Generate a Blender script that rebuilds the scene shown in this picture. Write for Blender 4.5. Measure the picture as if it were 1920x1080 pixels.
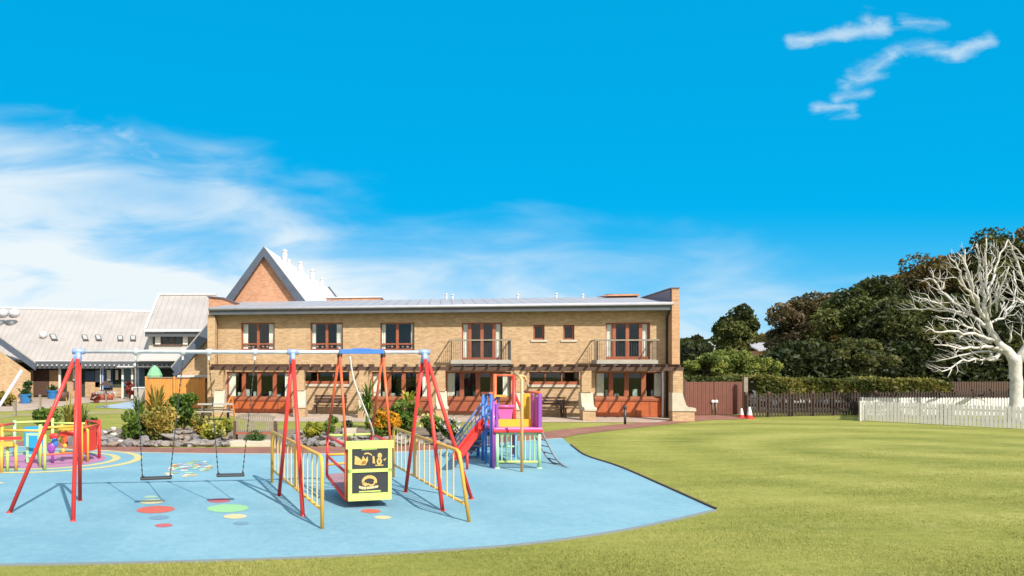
import bpy, math, random
import numpy as np
from mathutils import Vector, Matrix, Euler
random.seed(7); R = math.radians
SC = bpy.context.scene
for o in list(bpy.data.objects): bpy.data.objects.remove(o)

# ------------------------------------------------------------------ camera
F, CX, HY, CH = 1400.0, 600.0, 680.0, 2.5        # focal length in px of the 1920 px photo, principal column, horizon row, eye height
cam = bpy.data.cameras.new('camera'); camo = bpy.data.objects.new('camera', cam)
SC.collection.objects.link(camo); SC.camera = camo
camo.location = (0, 0, CH); camo.rotation_euler = (R(90), 0, 0)
cam.sensor_width = 36; cam.lens = F/1920*36
cam.shift_x = (960-CX)/1920; cam.shift_y = (HY-540)/1920
cam.clip_start = .1; cam.clip_end = 3000
SC.render.resolution_x, SC.render.resolution_y = 1024, 576
SC.view_settings.view_transform = 'Standard'; SC.view_settings.look = 'None'
SC.view_settings.exposure = 0.85; SC.view_settings.gamma = 1
SC.render.engine = 'CYCLES'

# ------------------------------------------------------------------ node maths helper
class S:
    def __init__(s, nt, sock): s.nt, s.k = nt, sock
    def _m(s, op, *a):
        n = s.nt.nodes.new('ShaderNodeMath'); n.operation = op
        for i, v in enumerate((s,)+a):
            if isinstance(v, S): s.nt.links.new(v.k, n.inputs[i])
            else: n.inputs[i].default_value = v
        return S(s.nt, n.outputs[0])
    def __add__(s, o): return s._m('ADD', o)
    def __sub__(s, o): return s._m('SUBTRACT', o)
    def __mul__(s, o): return s._m('MULTIPLY', o)
    def __truediv__(s, o): return s._m('DIVIDE', o)
    def mx(s, o): return s._m('MAXIMUM', o)
    def mn(s, o): return s._m('MINIMUM', o)
    def sq(s): return s._m('POWER', 2.0)
    def rt(s): return s._m('SQRT')
    def clamp(s): return s.mx(0.0).mn(1.0)
    def smooth(s):
        c = s.clamp(); return c*c*((c*-2.0)+3.0)
def noise(nt, vec, scale, detail=4, rough=.5, dist=0):
    n = nt.nodes.new('ShaderNodeTexNoise'); n.inputs['Scale'].default_value = scale
    n.inputs['Detail'].default_value = detail; n.inputs['Roughness'].default_value = rough
    n.inputs['Distortion'].default_value = dist
    if vec is not None: nt.links.new(vec, n.inputs['Vector'])
    return n
def comb(nt, x, y, z=0.0):
    n = nt.nodes.new('ShaderNodeCombineXYZ')
    for i, v in enumerate((x, y, z)):
        if isinstance(v, S): nt.links.new(v.k, n.inputs[i])
        else: n.inputs[i].default_value = v
    return n.outputs[0]

# ------------------------------------------------------------------ sun + sky
SUND = Vector((1.25, -2.75, 2.68)).normalized()
sun = bpy.data.lights.new('sun', 'SUN'); sun.energy = 3.9; sun.angle = R(.5); sun.color = (1, .93, .82)
suno = bpy.data.objects.new('sun', sun); SC.collection.objects.link(suno)
suno.rotation_euler = SUND.to_track_quat('Z', 'Y').to_euler(); suno.location = (20, -40, 40)
W = bpy.data.worlds.new('World'); SC.world = W; W.use_nodes = True
nt = W.node_tree; nt.nodes.clear()
sky = nt.nodes.new('ShaderNodeTexSky'); sky.sky_type = 'NISHITA'; sky.sun_disc = False
sky.sun_elevation = math.asin(SUND.z); sky.sun_rotation = math.atan2(SUND.x, SUND.y)
sky.ozone_density = 1.0; sky.dust_density = .2; sky.air_density = .7
tint = nt.nodes.new('ShaderNodeMix'); tint.data_type = 'RGBA'; tint.blend_type = 'MULTIPLY'; tint.inputs[0].default_value = 1
nt.links.new(sky.outputs[0], tint.inputs[6]); tint.inputs[7].default_value = (.012, .86, 1.12, 1)
flatm = nt.nodes.new('ShaderNodeMix'); flatm.data_type = 'RGBA'; flatm.inputs[0].default_value = .8
nt.links.new(tint.outputs[2], flatm.inputs[6]); flatm.inputs[7].default_value = (.0, 2.38, 4.6, 1)
tc = nt.nodes.new('ShaderNodeTexCoord'); sp = nt.nodes.new('ShaderNodeSeparateXYZ')
nt.links.new(tc.outputs['Generated'], sp.inputs[0])
dx, dy, dz = (S(nt, sp.outputs[i]) for i in range(3))
fy = dy.mx(.08)
U = dx/fy*F + CX; V = (dz/fy*-F) + HY           # direction on the sky, in the same units as the photograph
def nz(sx, sy, det, rough=.55, off=0.0, dist=0.0):
    n = noise(nt, comb(nt, U*sx, V*sy, off), 1, det, rough, dist); return S(nt, n.outputs[0])
n1 = nz(.0034, .0120, 7, .54, 2.0, .45); n2 = nz(.0016, .0052, 3, .5, 5.0); n3 = nz(.014, .03, 5, .62, 9.0)
top = (U*.185) + 196.0
bank = ((V - top + (n2-.5)*340.0 + (n1-.5)*240.0)/260.0).smooth()
amp = ((U*-1.0 + 1300.0)/1300.0).clamp()*.62 + .34
low = ((V-430.0)/240.0).smooth()*.24
dens = bank*(amp*((n1-.5)*2.6+1.05)).clamp()
dens = (dens + low*bank + ((V-380.0)/320.0).smooth()*.26).clamp()
Ud, Vd = U + (n3-.5)*30.0, V + (n3-.5)*24.0 + (n1-.5)*34.0
def seg(ax, ay, bx, by, w, a):
    ex, ey = bx-ax, by-ay; L = ex*ex+ey*ey
    h = (((Ud-ax)*ex + (Vd-ay)*ey)/L).clamp()
    d = ((Ud-ax-h*ex).sq() + (Vd-ay-h*ey).sq()).rt()
    return ((d*-1.0 + w*2.3)/(w*2.3)).clamp()*(a*1.9)
wisp = seg(1484, 82, 1570, 66, 11, .5)
for a in ((1570, 66, 1655, 50, 14, .52), (1622, 34, 1640, 52, 14, .4), (1692, 41, 1770, 44, 10, .34), (1655, 50, 1700, 45, 9, .25),
          (1532, 206, 1598, 207, 11, .42), (1568, 188, 1625, 178, 13, .42), (1590, 165, 1640, 132, 18, .42), (1640, 132, 1680, 96, 16, .40), (1680, 92, 1745, 88, 13, .36), (1740, 90, 1790, 103, 13, .38), (1790, 103, 1855, 74, 12, .5),
          (130, 244, 220, 250, 16, .32), (220, 250, 292, 290, 22, .34), (292, 290, 230, 318, 24, .2)):
    wisp = wisp.mx(seg(*a))
n4 = nz(.011, .026, 8, .66, 21.0, .5)
wisp = ((wisp-(n4-.29)*1.25)*1.1).smooth()*.58
dens = dens.mx(wisp)
front = ((dy-.02)/.1).smooth()
back = (S(nt, noise(nt, tc.outputs['Generated'], 3, 6, .6).outputs[0])-.30)*4.0  # cloud cover behind the camera, out of view, added as neutral fill light
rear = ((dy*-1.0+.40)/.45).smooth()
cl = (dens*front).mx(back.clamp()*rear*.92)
cmix = nt.nodes.new('ShaderNodeMix'); cmix.data_type = 'RGBA'
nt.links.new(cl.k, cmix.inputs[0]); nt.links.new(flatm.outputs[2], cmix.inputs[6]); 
ccol = nt.nodes.new('ShaderNodeMix'); ccol.data_type = 'RGBA'; nt.links.new(rear.k, ccol.inputs[0])      # unseen rear cloud is made brighter to fill the shadows
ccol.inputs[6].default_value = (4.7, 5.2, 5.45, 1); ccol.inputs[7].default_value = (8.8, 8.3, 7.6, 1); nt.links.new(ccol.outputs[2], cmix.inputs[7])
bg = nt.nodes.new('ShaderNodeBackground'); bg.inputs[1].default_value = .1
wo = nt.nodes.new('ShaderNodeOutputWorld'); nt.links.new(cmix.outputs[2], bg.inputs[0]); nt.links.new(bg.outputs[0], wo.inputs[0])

# ------------------------------------------------------------------ points from the plan of the place
def at(px, py, d): return Vector(((px-CX)/F*d, d, CH+(HY-py)/F*d))
def gr(px, py, z=0.0):
    d = (CH-z)*F/(py-HY); return Vector(((px-CX)/F*d, d, z))

# ------------------------------------------------------------------ materials
MATS = {}
def mat(name, col, rough=.6, metal=0, bump=None, var=None, spec=.5, coat=0, coord='Object'):
    """var=(scale, second colour, contrast); bump=(scale, strength)"""
    if name in MATS: return MATS[name]
    m = bpy.data.materials.new(name); m.use_nodes = True; t = m.node_tree; b = t.nodes['Principled BSDF']
    b.inputs['Base Color'].default_value = (*col, 1); b.inputs['Roughness'].default_value = rough
    b.inputs['Metallic'].default_value = metal; b.inputs['Specular IOR Level'].default_value = spec
    b.inputs['Coat Weight'].default_value = coat
    co = t.nodes.new('ShaderNodeTexCoord').outputs[coord]
    if var:
        n = noise(t, co, var[0], 5, .6)
        r = t.nodes.new('ShaderNodeValToRGB'); c = var[2] if len(var) > 2 else .3
        r.color_ramp.elements[0].position = .5-c/2; r.color_ramp.elements[1].position = .5+c/2
        r.color_ramp.elements[0].color = (*col, 1); r.color_ramp.elements[1].color = (*var[1], 1)
        t.links.new(n.outputs[0], r.inputs[0]); t.links.new(r.outputs[0], b.inputs['Base Color'])
    if bump:
        n = noise(t, co, bump[0], 4, .6); bp = t.nodes.new('ShaderNodeBump'); bp.inputs['Strength'].default_value = bump[1]
        bp.inputs['Distance'].default_value = .02
        t.links.new(n.outputs[0], bp.inputs['Height']); t.links.new(bp.outputs[0], b.inputs['Normal'])
    MATS[name] = m; return m
def ramp(t, fac, stops):
    r = t.nodes.new('ShaderNodeValToRGB'); e = r.color_ramp.elements
    while len(e) < len(stops): e.new(.5)
    for q, (p, c) in zip(e, stops): q.position = p; q.color = (*c, 1)
    t.links.new(fac, r.inputs[0]); return r.outputs[0]
def brick(name, c1, c2, mortar, scale=1.0):
    m = bpy.data.materials.new(name); m.use_nodes = True; t = m.node_tree; b = t.nodes['Principled BSDF']
    tcn = t.nodes.new('ShaderNodeTexCoord'); s = t.nodes.new('ShaderNodeSeparateXYZ'); t.links.new(tcn.outputs['Object'], s.inputs[0])
    x, y, z = (S(t, s.outputs[i]) for i in range(3))
    br = t.nodes.new('ShaderNodeTexBrick'); t.links.new(comb(t, x+y, z), br.inputs['Vector'])
    br.inputs['Scale'].default_value = 1/scale; br.inputs['Brick Width'].default_value = .235; br.inputs['Row Height'].default_value = .075
    br.inputs['Mortar Size'].default_value = .008; br.inputs['Color1'].default_value = (*c1, 1); br.inputs['Color2'].default_value = (*c2, 1)
    br.inputs['Mortar'].default_value = (*mortar, 1); br.inputs['Bias'].default_value = -.1
    n = noise(t, tcn.outputs['Object'], 1.3, 6, .65)
    mx = t.nodes.new('ShaderNodeMix'); mx.data_type = 'RGBA'; mx.blend_type = 'MULTIPLY'; mx.inputs[0].default_value = 1
    t.links.new(br.outputs[0], mx.inputs[6]); t.links.new(ramp(t, n.outputs[0], [(.3, (.88, .85, .82)), (.7, (1.08, 1.07, 1.04))]), mx.inputs[7])
    n2 = noise(t, comb(t, (x+y)*4.2, z*13.0), 1, 1)
    mx2 = t.nodes.new('ShaderNodeMix'); mx2.data_type = 'RGBA'; mx2.blend_type = 'MULTIPLY'; mx2.inputs[0].default_value = 1
    t.links.new(mx.outputs[2], mx2.inputs[6]); t.links.new(ramp(t, n2.outputs[0], [(.3, (.86, .82, .78)), (.65, (1.1, 1.08, 1.05))]), mx2.inputs[7])
    t.links.new(mx2.outputs[2], b.inputs['Base Color']); b.inputs['Roughness'].default_value = .85
    bp = t.nodes.new('ShaderNodeBump'); bp.inputs['Strength'].default_value = .4; bp.inputs['Distance'].default_value = .01
    t.links.new(br.outputs['Fac'], bp.inputs['Height']); bp.invert = True; t.links.new(bp.outputs[0], b.inputs['Normal'])
    return m
def ribbed(name, col, col2, pitch, axis=0, rough=.45, metal=.0):
    m = bpy.data.materials.new(name); m.use_nodes = True; t = m.node_tree; b = t.nodes['Principled BSDF']
    tcn = t.nodes.new('ShaderNodeTexCoord'); s = t.nodes.new('ShaderNodeSeparateXYZ'); t.links.new(tcn.outputs['Object'], s.inputs[0])
    x = S(t, s.outputs[axis]); f = (x/pitch)._m('FRACT'); rib = ((f-.5)._m('ABSOLUTE')*-9.0+1.0).clamp()
    mx = t.nodes.new('ShaderNodeMix'); mx.data_type = 'RGBA'; t.links.new(rib.k, mx.inputs[0])
    n = noise(t, tcn.outputs['Object'], .8, 6, .65)
    t.links.new(ramp(t, n.outputs[0], [(.3, tuple(c*.86 for c in col)), (.7, tuple(min(1, c*1.08) for c in col))]), mx.inputs[6]); mx.inputs[7].default_value = (*col2, 1)
    t.links.new(mx.outputs[2], b.inputs['Base Color']); b.inputs['Roughness'].default_value = rough; b.inputs['Metallic'].default_value = metal
    bp = t.nodes.new('ShaderNodeBump'); bp.inputs['Strength'].default_value = .6; bp.inputs['Distance'].default_value = .03
    t.links.new(rib.k, bp.inputs['Height']); t.links.new(bp.outputs[0], b.inputs['Normal'])
    return m
def leafmat(name, stops, rough=.55):
    m = bpy.data.materials.new(name); m.use_nodes = True; t = m.node_tree; b = t.nodes['Principled BSDF']
    a = t.nodes.new('ShaderNodeAttribute'); a.attribute_name = 'tint'
    c = ramp(t, a.outputs['Fac'], stops)
    t.links.new(c, b.inputs['Base Color']); b.inputs['Roughness'].default_value = rough; b.inputs['Specular IOR Level'].default_value = .3
    tr = t.nodes.new('ShaderNodeBsdfTranslucent'); t.links.new(c, tr.inputs[0])
    mx = t.nodes.new('ShaderNodeMixShader'); mx.inputs[0].default_value = .36
    t.links.new(b.outputs[0], mx.inputs[1]); t.links.new(tr.outputs[0], mx.inputs[2]); t.links.new(mx.outputs[0], t.nodes['Material Output'].inputs[0])
    return m
def glassmat():
    m = bpy.data.materials.new('window_glass'); m.use_nodes = True; t = m.node_tree
    tr = t.nodes.new('ShaderNodeBsdfTransparent'); tr.inputs[0].default_value = (.93, .96, .94, 1)
    gl = t.nodes.new('ShaderNodeBsdfGlossy'); gl.inputs['Roughness'].default_value = .02
    fr = t.nodes.new('ShaderNodeLayerWeight'); fac_ = S(t, fr.outputs['Facing'])._m('POWER', 5.0)*.9+.05
    mx = t.nodes.new('ShaderNodeMixShader'); t.links.new(fac_.k, mx.inputs[0]); t.links.new(tr.outputs[0], mx.inputs[1]); t.links.new(gl.outputs[0], mx.inputs[2])
    t.links.new(mx.outputs[0], t.nodes['Material Output'].inputs[0]); return m

# ------------------------------------------------------------------ mesh builder
class MB:
    def __init__(s): s.v, s.f, s.sm = [], [], []
    def add(s, vs, fs, sm=False):
        n = len(s.v); s.v += [tuple(v) for v in vs]; s.f += [tuple(i+n for i in f) for f in fs]; s.sm += [sm]*len(fs); return s
    def box(s, x0, x1, y0, y1, z0, z1):
        return s.add([(x0,y0,z0),(x1,y0,z0),(x1,y1,z0),(x0,y1,z0),(x0,y0,z1),(x1,y0,z1),(x1,y1,z1),(x0,y1,z1)],
                     [(3,2,1,0),(4,5,6,7),(0,1,5,4),(1,2,6,5),(2,3,7,6),(3,0,4,7)])
    def bar(s, p, q, w, h, up=(0,0,1)):
        """box beam from p to q, w across and h along up"""
        p, q = Vector(p), Vector(q); d = (q-p).normalized(); up = Vector(up)
        a = d.cross(up)
        if a.length < 1e-4: a = d.cross(Vector((0,1,0)))
        a.normalize(); b = a.cross(d).normalized(); a *= w/2; b *= h/2
        return s.add([p-a-b, p+a-b, p+a+b, p-a+b, q-a-b, q+a-b, q+a+b, q-a+b],
                     [(0,1,2,3),(7,6,5,4),(0,4,5,1),(1,5,6,2),(2,6,7,3),(3,7,4,0)])
    def tube(s, pts, rad, n=8, caps=True):
        pts = [Vector(p) for p in pts]; m = len(pts)
        rad = [rad]*m if not hasattr(rad, '__len__') else rad
        vs = []; ref = None
        for i, p in enumerate(pts):
            d = (pts[min(i+1, m-1)]-pts[max(i-1, 0)]).normalized()
            if ref is None: ref = d.orthogonal().normalized()
            ref = (ref-d*ref.dot(d)); ref = ref.normalized() if ref.length > 1e-5 else d.orthogonal().normalized()
            b = d.cross(ref)
            vs += [p+(ref*math.cos(2*math.pi*k/n)+b*math.sin(2*math.pi*k/n))*rad[i] for k in range(n)]
        fs = [(i*n+k, i*n+(k+1)%n, (i+1)*n+(k+1)%n, (i+1)*n+k) for i in range(m-1) for k in range(n)]
        s.add(vs, fs, True)
        if caps:
            s.add([vs[k] for k in range(n)], [tuple(reversed(range(n)))]); s.add([vs[(m-1)*n+k] for k in range(n)], [tuple(range(n))])
        return s
    def prism(s, pts, d):
        """polygon pts (3-D, planar) extruded by vector d"""
        pts = [Vector(p) for p in pts]; d = Vector(d); n = len(pts)
        return s.add(pts+[p+d for p in pts], [tuple(range(n)), tuple(reversed(range(n, 2*n)))]+[(k, n+k, n+(k+1)%n, (k+1)%n) for k in range(n)])
    def lathe(s, c, prof, n=16, sm=True):
        c = Vector(c); vs = [c+Vector((r*math.cos(2*math.pi*k/n), r*math.sin(2*math.pi*k/n), z)) for r, z in prof for k in range(n)]
        m = len(prof); s.add(vs, [(i*n+k, i*n+(k+1)%n, (i+1)*n+(k+1)%n, (i+1)*n+k) for i in range(m-1) for k in range(n)], sm)
        return s
    def ball(s, c, r, n=12, m=8, sq=(1,1,1)):
        c = Vector(c)
        vs = [c+Vector((r*sq[0]*math.sin(math.pi*i/m)*math.cos(2*math.pi*k/n), r*sq[1]*math.sin(math.pi*i/m)*math.sin(2*math.pi*k/n), r*sq[2]*math.cos(math.pi*i/m))) for i in range(m+1) for k in range(n)]
        return s.add(vs, [(i*n+k, (i+1)*n+k, (i+1)*n+(k+1)%n, i*n+(k+1)%n) for i in range(m) for k in range(n)], True)
    def sheet(s, pts, z):
        return s.add([(p[0], p[1], z) for p in pts], [tuple(range(len(pts)))])
    def build(s, name, m, parent=None, local=False, bevel=0, solid=True):
        if parent is not None:
            if not local:
                inv = world(parent).inverted(); vs = [inv@Vector(v) for v in s.v]
            else: vs = s.v
            loc = None
        else:
            a = np.array(s.v); c = Vector(((a[:,0].min()+a[:,0].max())/2, (a[:,1].min()+a[:,1].max())/2, a[:,2].min()))
            vs = [Vector(v)-c for v in s.v]; loc = c
        me = bpy.data.meshes.new(name); me.from_pydata([tuple(v) for v in vs], [], s.f); me.update()
        me.polygons.foreach_set('use_smooth', s.sm); me.materials.append(m)
        if len(s.f) < 60000:
            import bmesh
            b = bmesh.new(); b.from_mesh(me); bmesh.ops.remove_doubles(b, verts=b.verts, dist=1e-5)
            if solid: bmesh.ops.recalc_face_normals(b, faces=b.faces)
            b.to_mesh(me); b.free()
        o = bpy.data.objects.new(name, me); SC.collection.objects.link(o)
        if parent is not None: o.parent = parent
        else: o.location = loc
        if bevel:
            md = o.modifiers.new('bevel', 'BEVEL'); md.width = bevel; md.segments = 2; md.limit_method = 'ANGLE'
        return o
def world(o):
    M = Matrix.LocRotScale(o.location, o.rotation_euler, o.scale)
    return world(o.parent)@M if o.parent else M
def tag(o, label=None, cat=None, group=None, kind=None):
    if label: o['label'] = label
    if cat: o['category'] = cat
    if group: o['group'] = group
    if kind: o['kind'] = kind
    return o
def thing(name, label, cat, loc=(0,0,0), rz=0, group=None):
    o = bpy.data.objects.new(name, None); SC.collection.objects.link(o); o.empty_display_size = .2
    o.location = loc; o.rotation_euler = (0,0,rz); return tag(o, label, cat, group)
def copy_tree(o, parent=None):
    c = o.copy(); SC.collection.objects.link(c)
    if parent is not None: c.parent = parent
    for ch in [x for x in bpy.data.objects if x.parent == o]: copy_tree(ch, c)
    return c
def struct(o): o['kind'] = 'structure'; return o

rng = np.random.default_rng(3)
def leaves(name, cen, size, m, parent=None, seed=0, flat=.0, asp=1.6, tint=None, droop=0):
    """many small leaf-sized faces at the given centres, as one crown mesh (centres in the parent's own coordinates)"""
    r = np.random.default_rng(seed); cen = np.asarray(cen, float); n = len(cen)
    a = r.normal(size=(n,3)); a[:,2] *= (1-flat); a /= np.linalg.norm(a, axis=1)[:,None]
    a[:,2] -= droop; a /= np.linalg.norm(a, axis=1)[:,None]
    b = r.normal(size=(n,3)); b -= (b*a).sum(1)[:,None]*a; b /= np.linalg.norm(b, axis=1)[:,None]
    sz = size*(.6+.8*r.random(n))[:,None]
    A, B = a*sz*asp*.5, b*sz*.5
    vs = np.stack([cen-A, cen+B*.9-A*.1, cen+A, cen-B*.9+A*.1], 1).reshape(-1,3)
    me = bpy.data.meshes.new(name); me.vertices.add(4*n); me.vertices.foreach_set('co', vs.ravel())
    me.loops.add(4*n); me.loops.foreach_set('vertex_index', np.arange(4*n)); me.polygons.add(n)
    me.polygons.foreach_set('loop_start', np.arange(n)*4); me.update(calc_edges=True)
    at_ = me.attributes.new('tint', 'FLOAT', 'POINT')
    tn = r.random(n)*.35+(.32 if tint is None else 0)
    if tint is not None: tn = np.clip(tint+(r.random(n)-.5)*.35, 0, 1)
    at_.data.foreach_set('value', np.repeat(tn, 4).astype(np.float32))
    me.materials.append(m); o = bpy.data.objects.new(name, me); SC.collection.objects.link(o)
    if parent is not None: o.parent = parent
    return o
def lumps(r, c, rad, nl, lr, per, lowcut=-1.0):
    """leaf centres gathered on lumps spread through an ellipsoid; also a tint per leaf"""
    P, T = [], []
    for _ in range(nl):
        d = r.normal(size=3); d /= np.linalg.norm(d)
        if d[2] < lowcut: d[2] = -d[2]
        k = (.45+.6*r.random()**.6); q = np.array(c)+d*np.array(rad)*k
        R_ = lr*(.55+.8*r.random()); e = r.normal(size=(per,3)); e /= np.linalg.norm(e, axis=1)[:,None]
        e *= (R_*(.55+.45*r.random(per)**.5))[:,None]; e[:,2] *= .75
        P.append(q+e); T.append(np.full(per, r.random()))
    return np.concatenate(P), np.concatenate(T)

M = dict(
 red=mat('red_paint', (.62,.035,.022), .4, var=(3, (.55,.045,.04), .5), spec=.35),
 orange=mat('orange_paint', (.66,.14,.05), .4, spec=.35, var=(4, (.5,.09,.04), .4)),
 yellow=mat('yellow_paint', (.66,.37,.045), .4, var=(4, (.60,.33,.05), .4)),
 lime=mat('lime_paint', (.46,.56,.14), .5, var=(6, (.41,.51,.15), .4)),
 mint=mat('mint_paint', (.28,.52,.30), .45, var=(5, (.34,.55,.36), .4)),
 blue=mat('blue_paint', (.03,.13,.52), .4, coat=.2, var=(5, (.04,.17,.5), .4)),
 lblue=mat('pale_blue_paint', (.22,.32,.58), .4, metal=.2, var=(9, (.3,.4,.6), .4)),
 purple=mat('purple_paint', (.26,.05,.36), .4, coat=.2, var=(5, (.22,.06,.3), .4)),
 pink=mat('pink_plastic', (.55,.08,.32), .35, var=(5, (.5,.11,.3), .4)),
 steel=mat('galvanised_steel', (.62,.63,.64), .4, metal=.35, var=(6, (.48,.5,.52), .3)),
 dsteel=mat('dark_steel', (.05,.055,.06), .5, metal=.6, var=(8, (.08,.08,.08), .4)),
 rubber=mat('black_rubber', (.02,.02,.022), .6, var=(10, (.035,.035,.035), .4)),
 white=mat('white_paint', (.62,.60,.57), .6, var=(4, (.50,.48,.45), .5)),
 cloth=mat('curtain_cloth', (.8,.78,.72), .9, var=(2, (.5,.48,.42), .4)),
 brown=mat('brown_timber', (.085,.042,.028), .7, var=(6, (.055,.028,.019), .4), bump=(20, .3)),
 redwood=mat('red_stained_timber', (.31,.085,.030), .55, var=(5, (.20,.05,.025), .5)),
 panelwood=mat('orange_stained_panel', (.42,.10,.02), .55, var=(4, (.30,.065,.018), .5)),
 cedar=mat('orange_cedar', (.60,.26,.055), .65, var=(3, (.48,.18,.035), .5), bump=(12, .3)),
 greywood=mat('weathered_timber', (.24,.21,.17), .8, var=(9, (.17,.14,.10), .4)),
 stone=mat('pale_cast_stone', (.48,.43,.34), .85, var=(4, (.38,.34,.27), .5), bump=(30, .2)),
 fascia=mat('grey_fascia', (.06,.068,.08), .5, var=(2, (.08,.088,.10), .4)),
 gutter=mat('white_gutter', (.55,.55,.57), .4, var=(3, (.45,.45,.48), .4)),
 eaves=mat('pale_lavender_gutter', (.40,.40,.45), .45, var=(3, (.33,.33,.38), .4)),
 slate=mat('blue_grey_bargeboard', (.065,.085,.125), .5, var=(2, (.05,.062,.09), .4)),
 lead=mat('purple_lead_cladding', (.085,.06,.10), .5, var=(2, (.12,.085,.12), .4)),
 dark=mat('dark_interior', (.022,.030,.020), .9, var=(1, (.035,.052,.03), .3)),  # green tint painted in to stand for reflections in the ground floor windows
 navy=mat('navy_panel', (.02,.05,.11), .4, var=(2, (.03,.08,.15), .4)),
 concrete=mat('pale_concrete', (.36,.33,.29), .9, var=(3, (.28,.26,.22), .5)),
 terracotta=mat('terracotta', (.35,.09,.05), .8, var=(6, (.28,.07,.04), .4)),
 tub=mat('blue_plastic_tub', (.02,.17,.42), .4, var=(5, (.02,.13,.36), .4)),
 bark=mat('brown_bark', (.07,.05,.035), .9, var=(5, (.10,.08,.06), .4), bump=(15, .8)),
 gold=mat('gold_print', (.52,.40,.12), .6, var=(30, (.42,.25,.07), .5)),
 blackboard=mat('black_print_panel', (.02,.022,.026), .5, var=(3, (.03,.03,.035), .3)),
 glass=glassmat(),
 ybrick=brick('yellow_stock_brick', (.44,.305,.18), (.34,.23,.125), (.40,.31,.22)),
 rbrick=brick('red_multi_brick', (.46,.23,.135), (.38,.18,.11), (.44,.32,.24)),
 pbrick=brick('pink_brick', (.44,.26,.15), (.38,.22,.12), (.40,.29,.19)),
 beige=ribbed('beige_ribbed_roof', (.335,.305,.290), (.295,.265,.25), .42),
 greyroof=ribbed('grey_standing_seam', (.34,.31,.32), (.24,.22,.24), .55),
 whiteroof=ribbed('white_standing_seam', (.60,.58,.55), (.50,.48,.46), .6, axis=1),
)
# ------------------------------------------------------------------ ground
def ss(t): t = min(1, max(0, t)); return t*t*(3-2*t)
def lawn_z(x, y):
    k = ss((x-8.5)/7)*ss((y-4)/5)*ss((24.5-y)/6)
    return k*(.10+.09*math.sin(x*.23+1.0)*math.cos(y*.26)+.05*math.sin(y*.6+x*.12))
xs = sorted(set([-400,-200,-100,-60]+[-40+1.25*i for i in range(0,81)]+[80,100,140,220,400]))
ys = sorted(set([-60,-20]+[1.25*i for i in range(0,49)]+[70,90,130,200,400,900]))
g = MB(); nx = len(xs)
g.add([(x, y, lawn_z(x, y)) for y in ys for x in xs], [(j*nx+i, j*nx+i+1, (j+1)*nx+i+1, (j+1)*nx+i) for j in range(len(ys)-1) for i in range(nx-1)], True)
def lawnmat():
    m = bpy.data.materials.new('mown_grass'); m.use_nodes = True; t = m.node_tree; b = t.nodes['Principled BSDF']
    g_ = t.nodes.new('ShaderNodeNewGeometry').outputs['Position']; s = t.nodes.new('ShaderNodeSeparateXYZ'); t.links.new(g_, s.inputs[0])
    x, y = S(t, s.outputs[0]), S(t, s.outputs[1])
    w = S(t, noise(t, g_, .09, 3).outputs[0])
    a = S(t, noise(t, comb(t, x*.22+w*2.0, y*1.25+w*5.0), 1, 6, .62).outputs[0])
    c = S(t, noise(t, g_, 5.5, 6, .72).outputs[0]); d = S(t, noise(t, g_, .35, 4, .6).outputs[0])
    e = S(t, noise(t, comb(t, x*.9, y*4.5), 1, 4, .7).outputs[0])
    dry = S(t, noise(t, comb(t, x*.5+3.0, y*1.1), 1, 5, .7).outputs[0])
    rd = (((x-17.5).sq()+(y-21.0).sq()).rt()+w*3.0)*2.1
    band = rd._m('SINE')*((x-7.0)/5.0).clamp()*.13                                   # mower passes turning round the right-hand lawn
    f = (a-.5)*.85+(c-.5)*.9+(d-.5)*.5+(e-.5)*.4+.53+band
    col = ramp(t, f.k, [(.18, (.135,.155,.034)), (.42, (.195,.205,.046)), (.62, (.245,.245,.060)), (.85, (.31,.295,.09))])
    mx = t.nodes.new('ShaderNodeMix'); mx.data_type = 'RGBA'; t.links.new((((dry-.58)*5.0).clamp()*.6).k, mx.inputs[0]); t.links.new(col, mx.inputs[6]); mx.inputs[7].default_value = (.37,.32,.14,1)
    t.links.new(mx.outputs[2], b.inputs['Base Color']); b.inputs['Roughness'].default_value = .95; b.inputs['Specular IOR Level'].default_value = .1
    bp = t.nodes.new('ShaderNodeBump'); bp.inputs['Strength'].default_value = .55; bp.inputs['Distance'].default_value = .05
    n = noise(t, g_, 16, 5, .75); t.links.new(n.outputs[0], bp.inputs['Height']); t.links.new(bp.outputs[0], b.inputs['Normal'])
    return m
struct(g.build('lawn', lawnmat(), solid=False))

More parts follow.
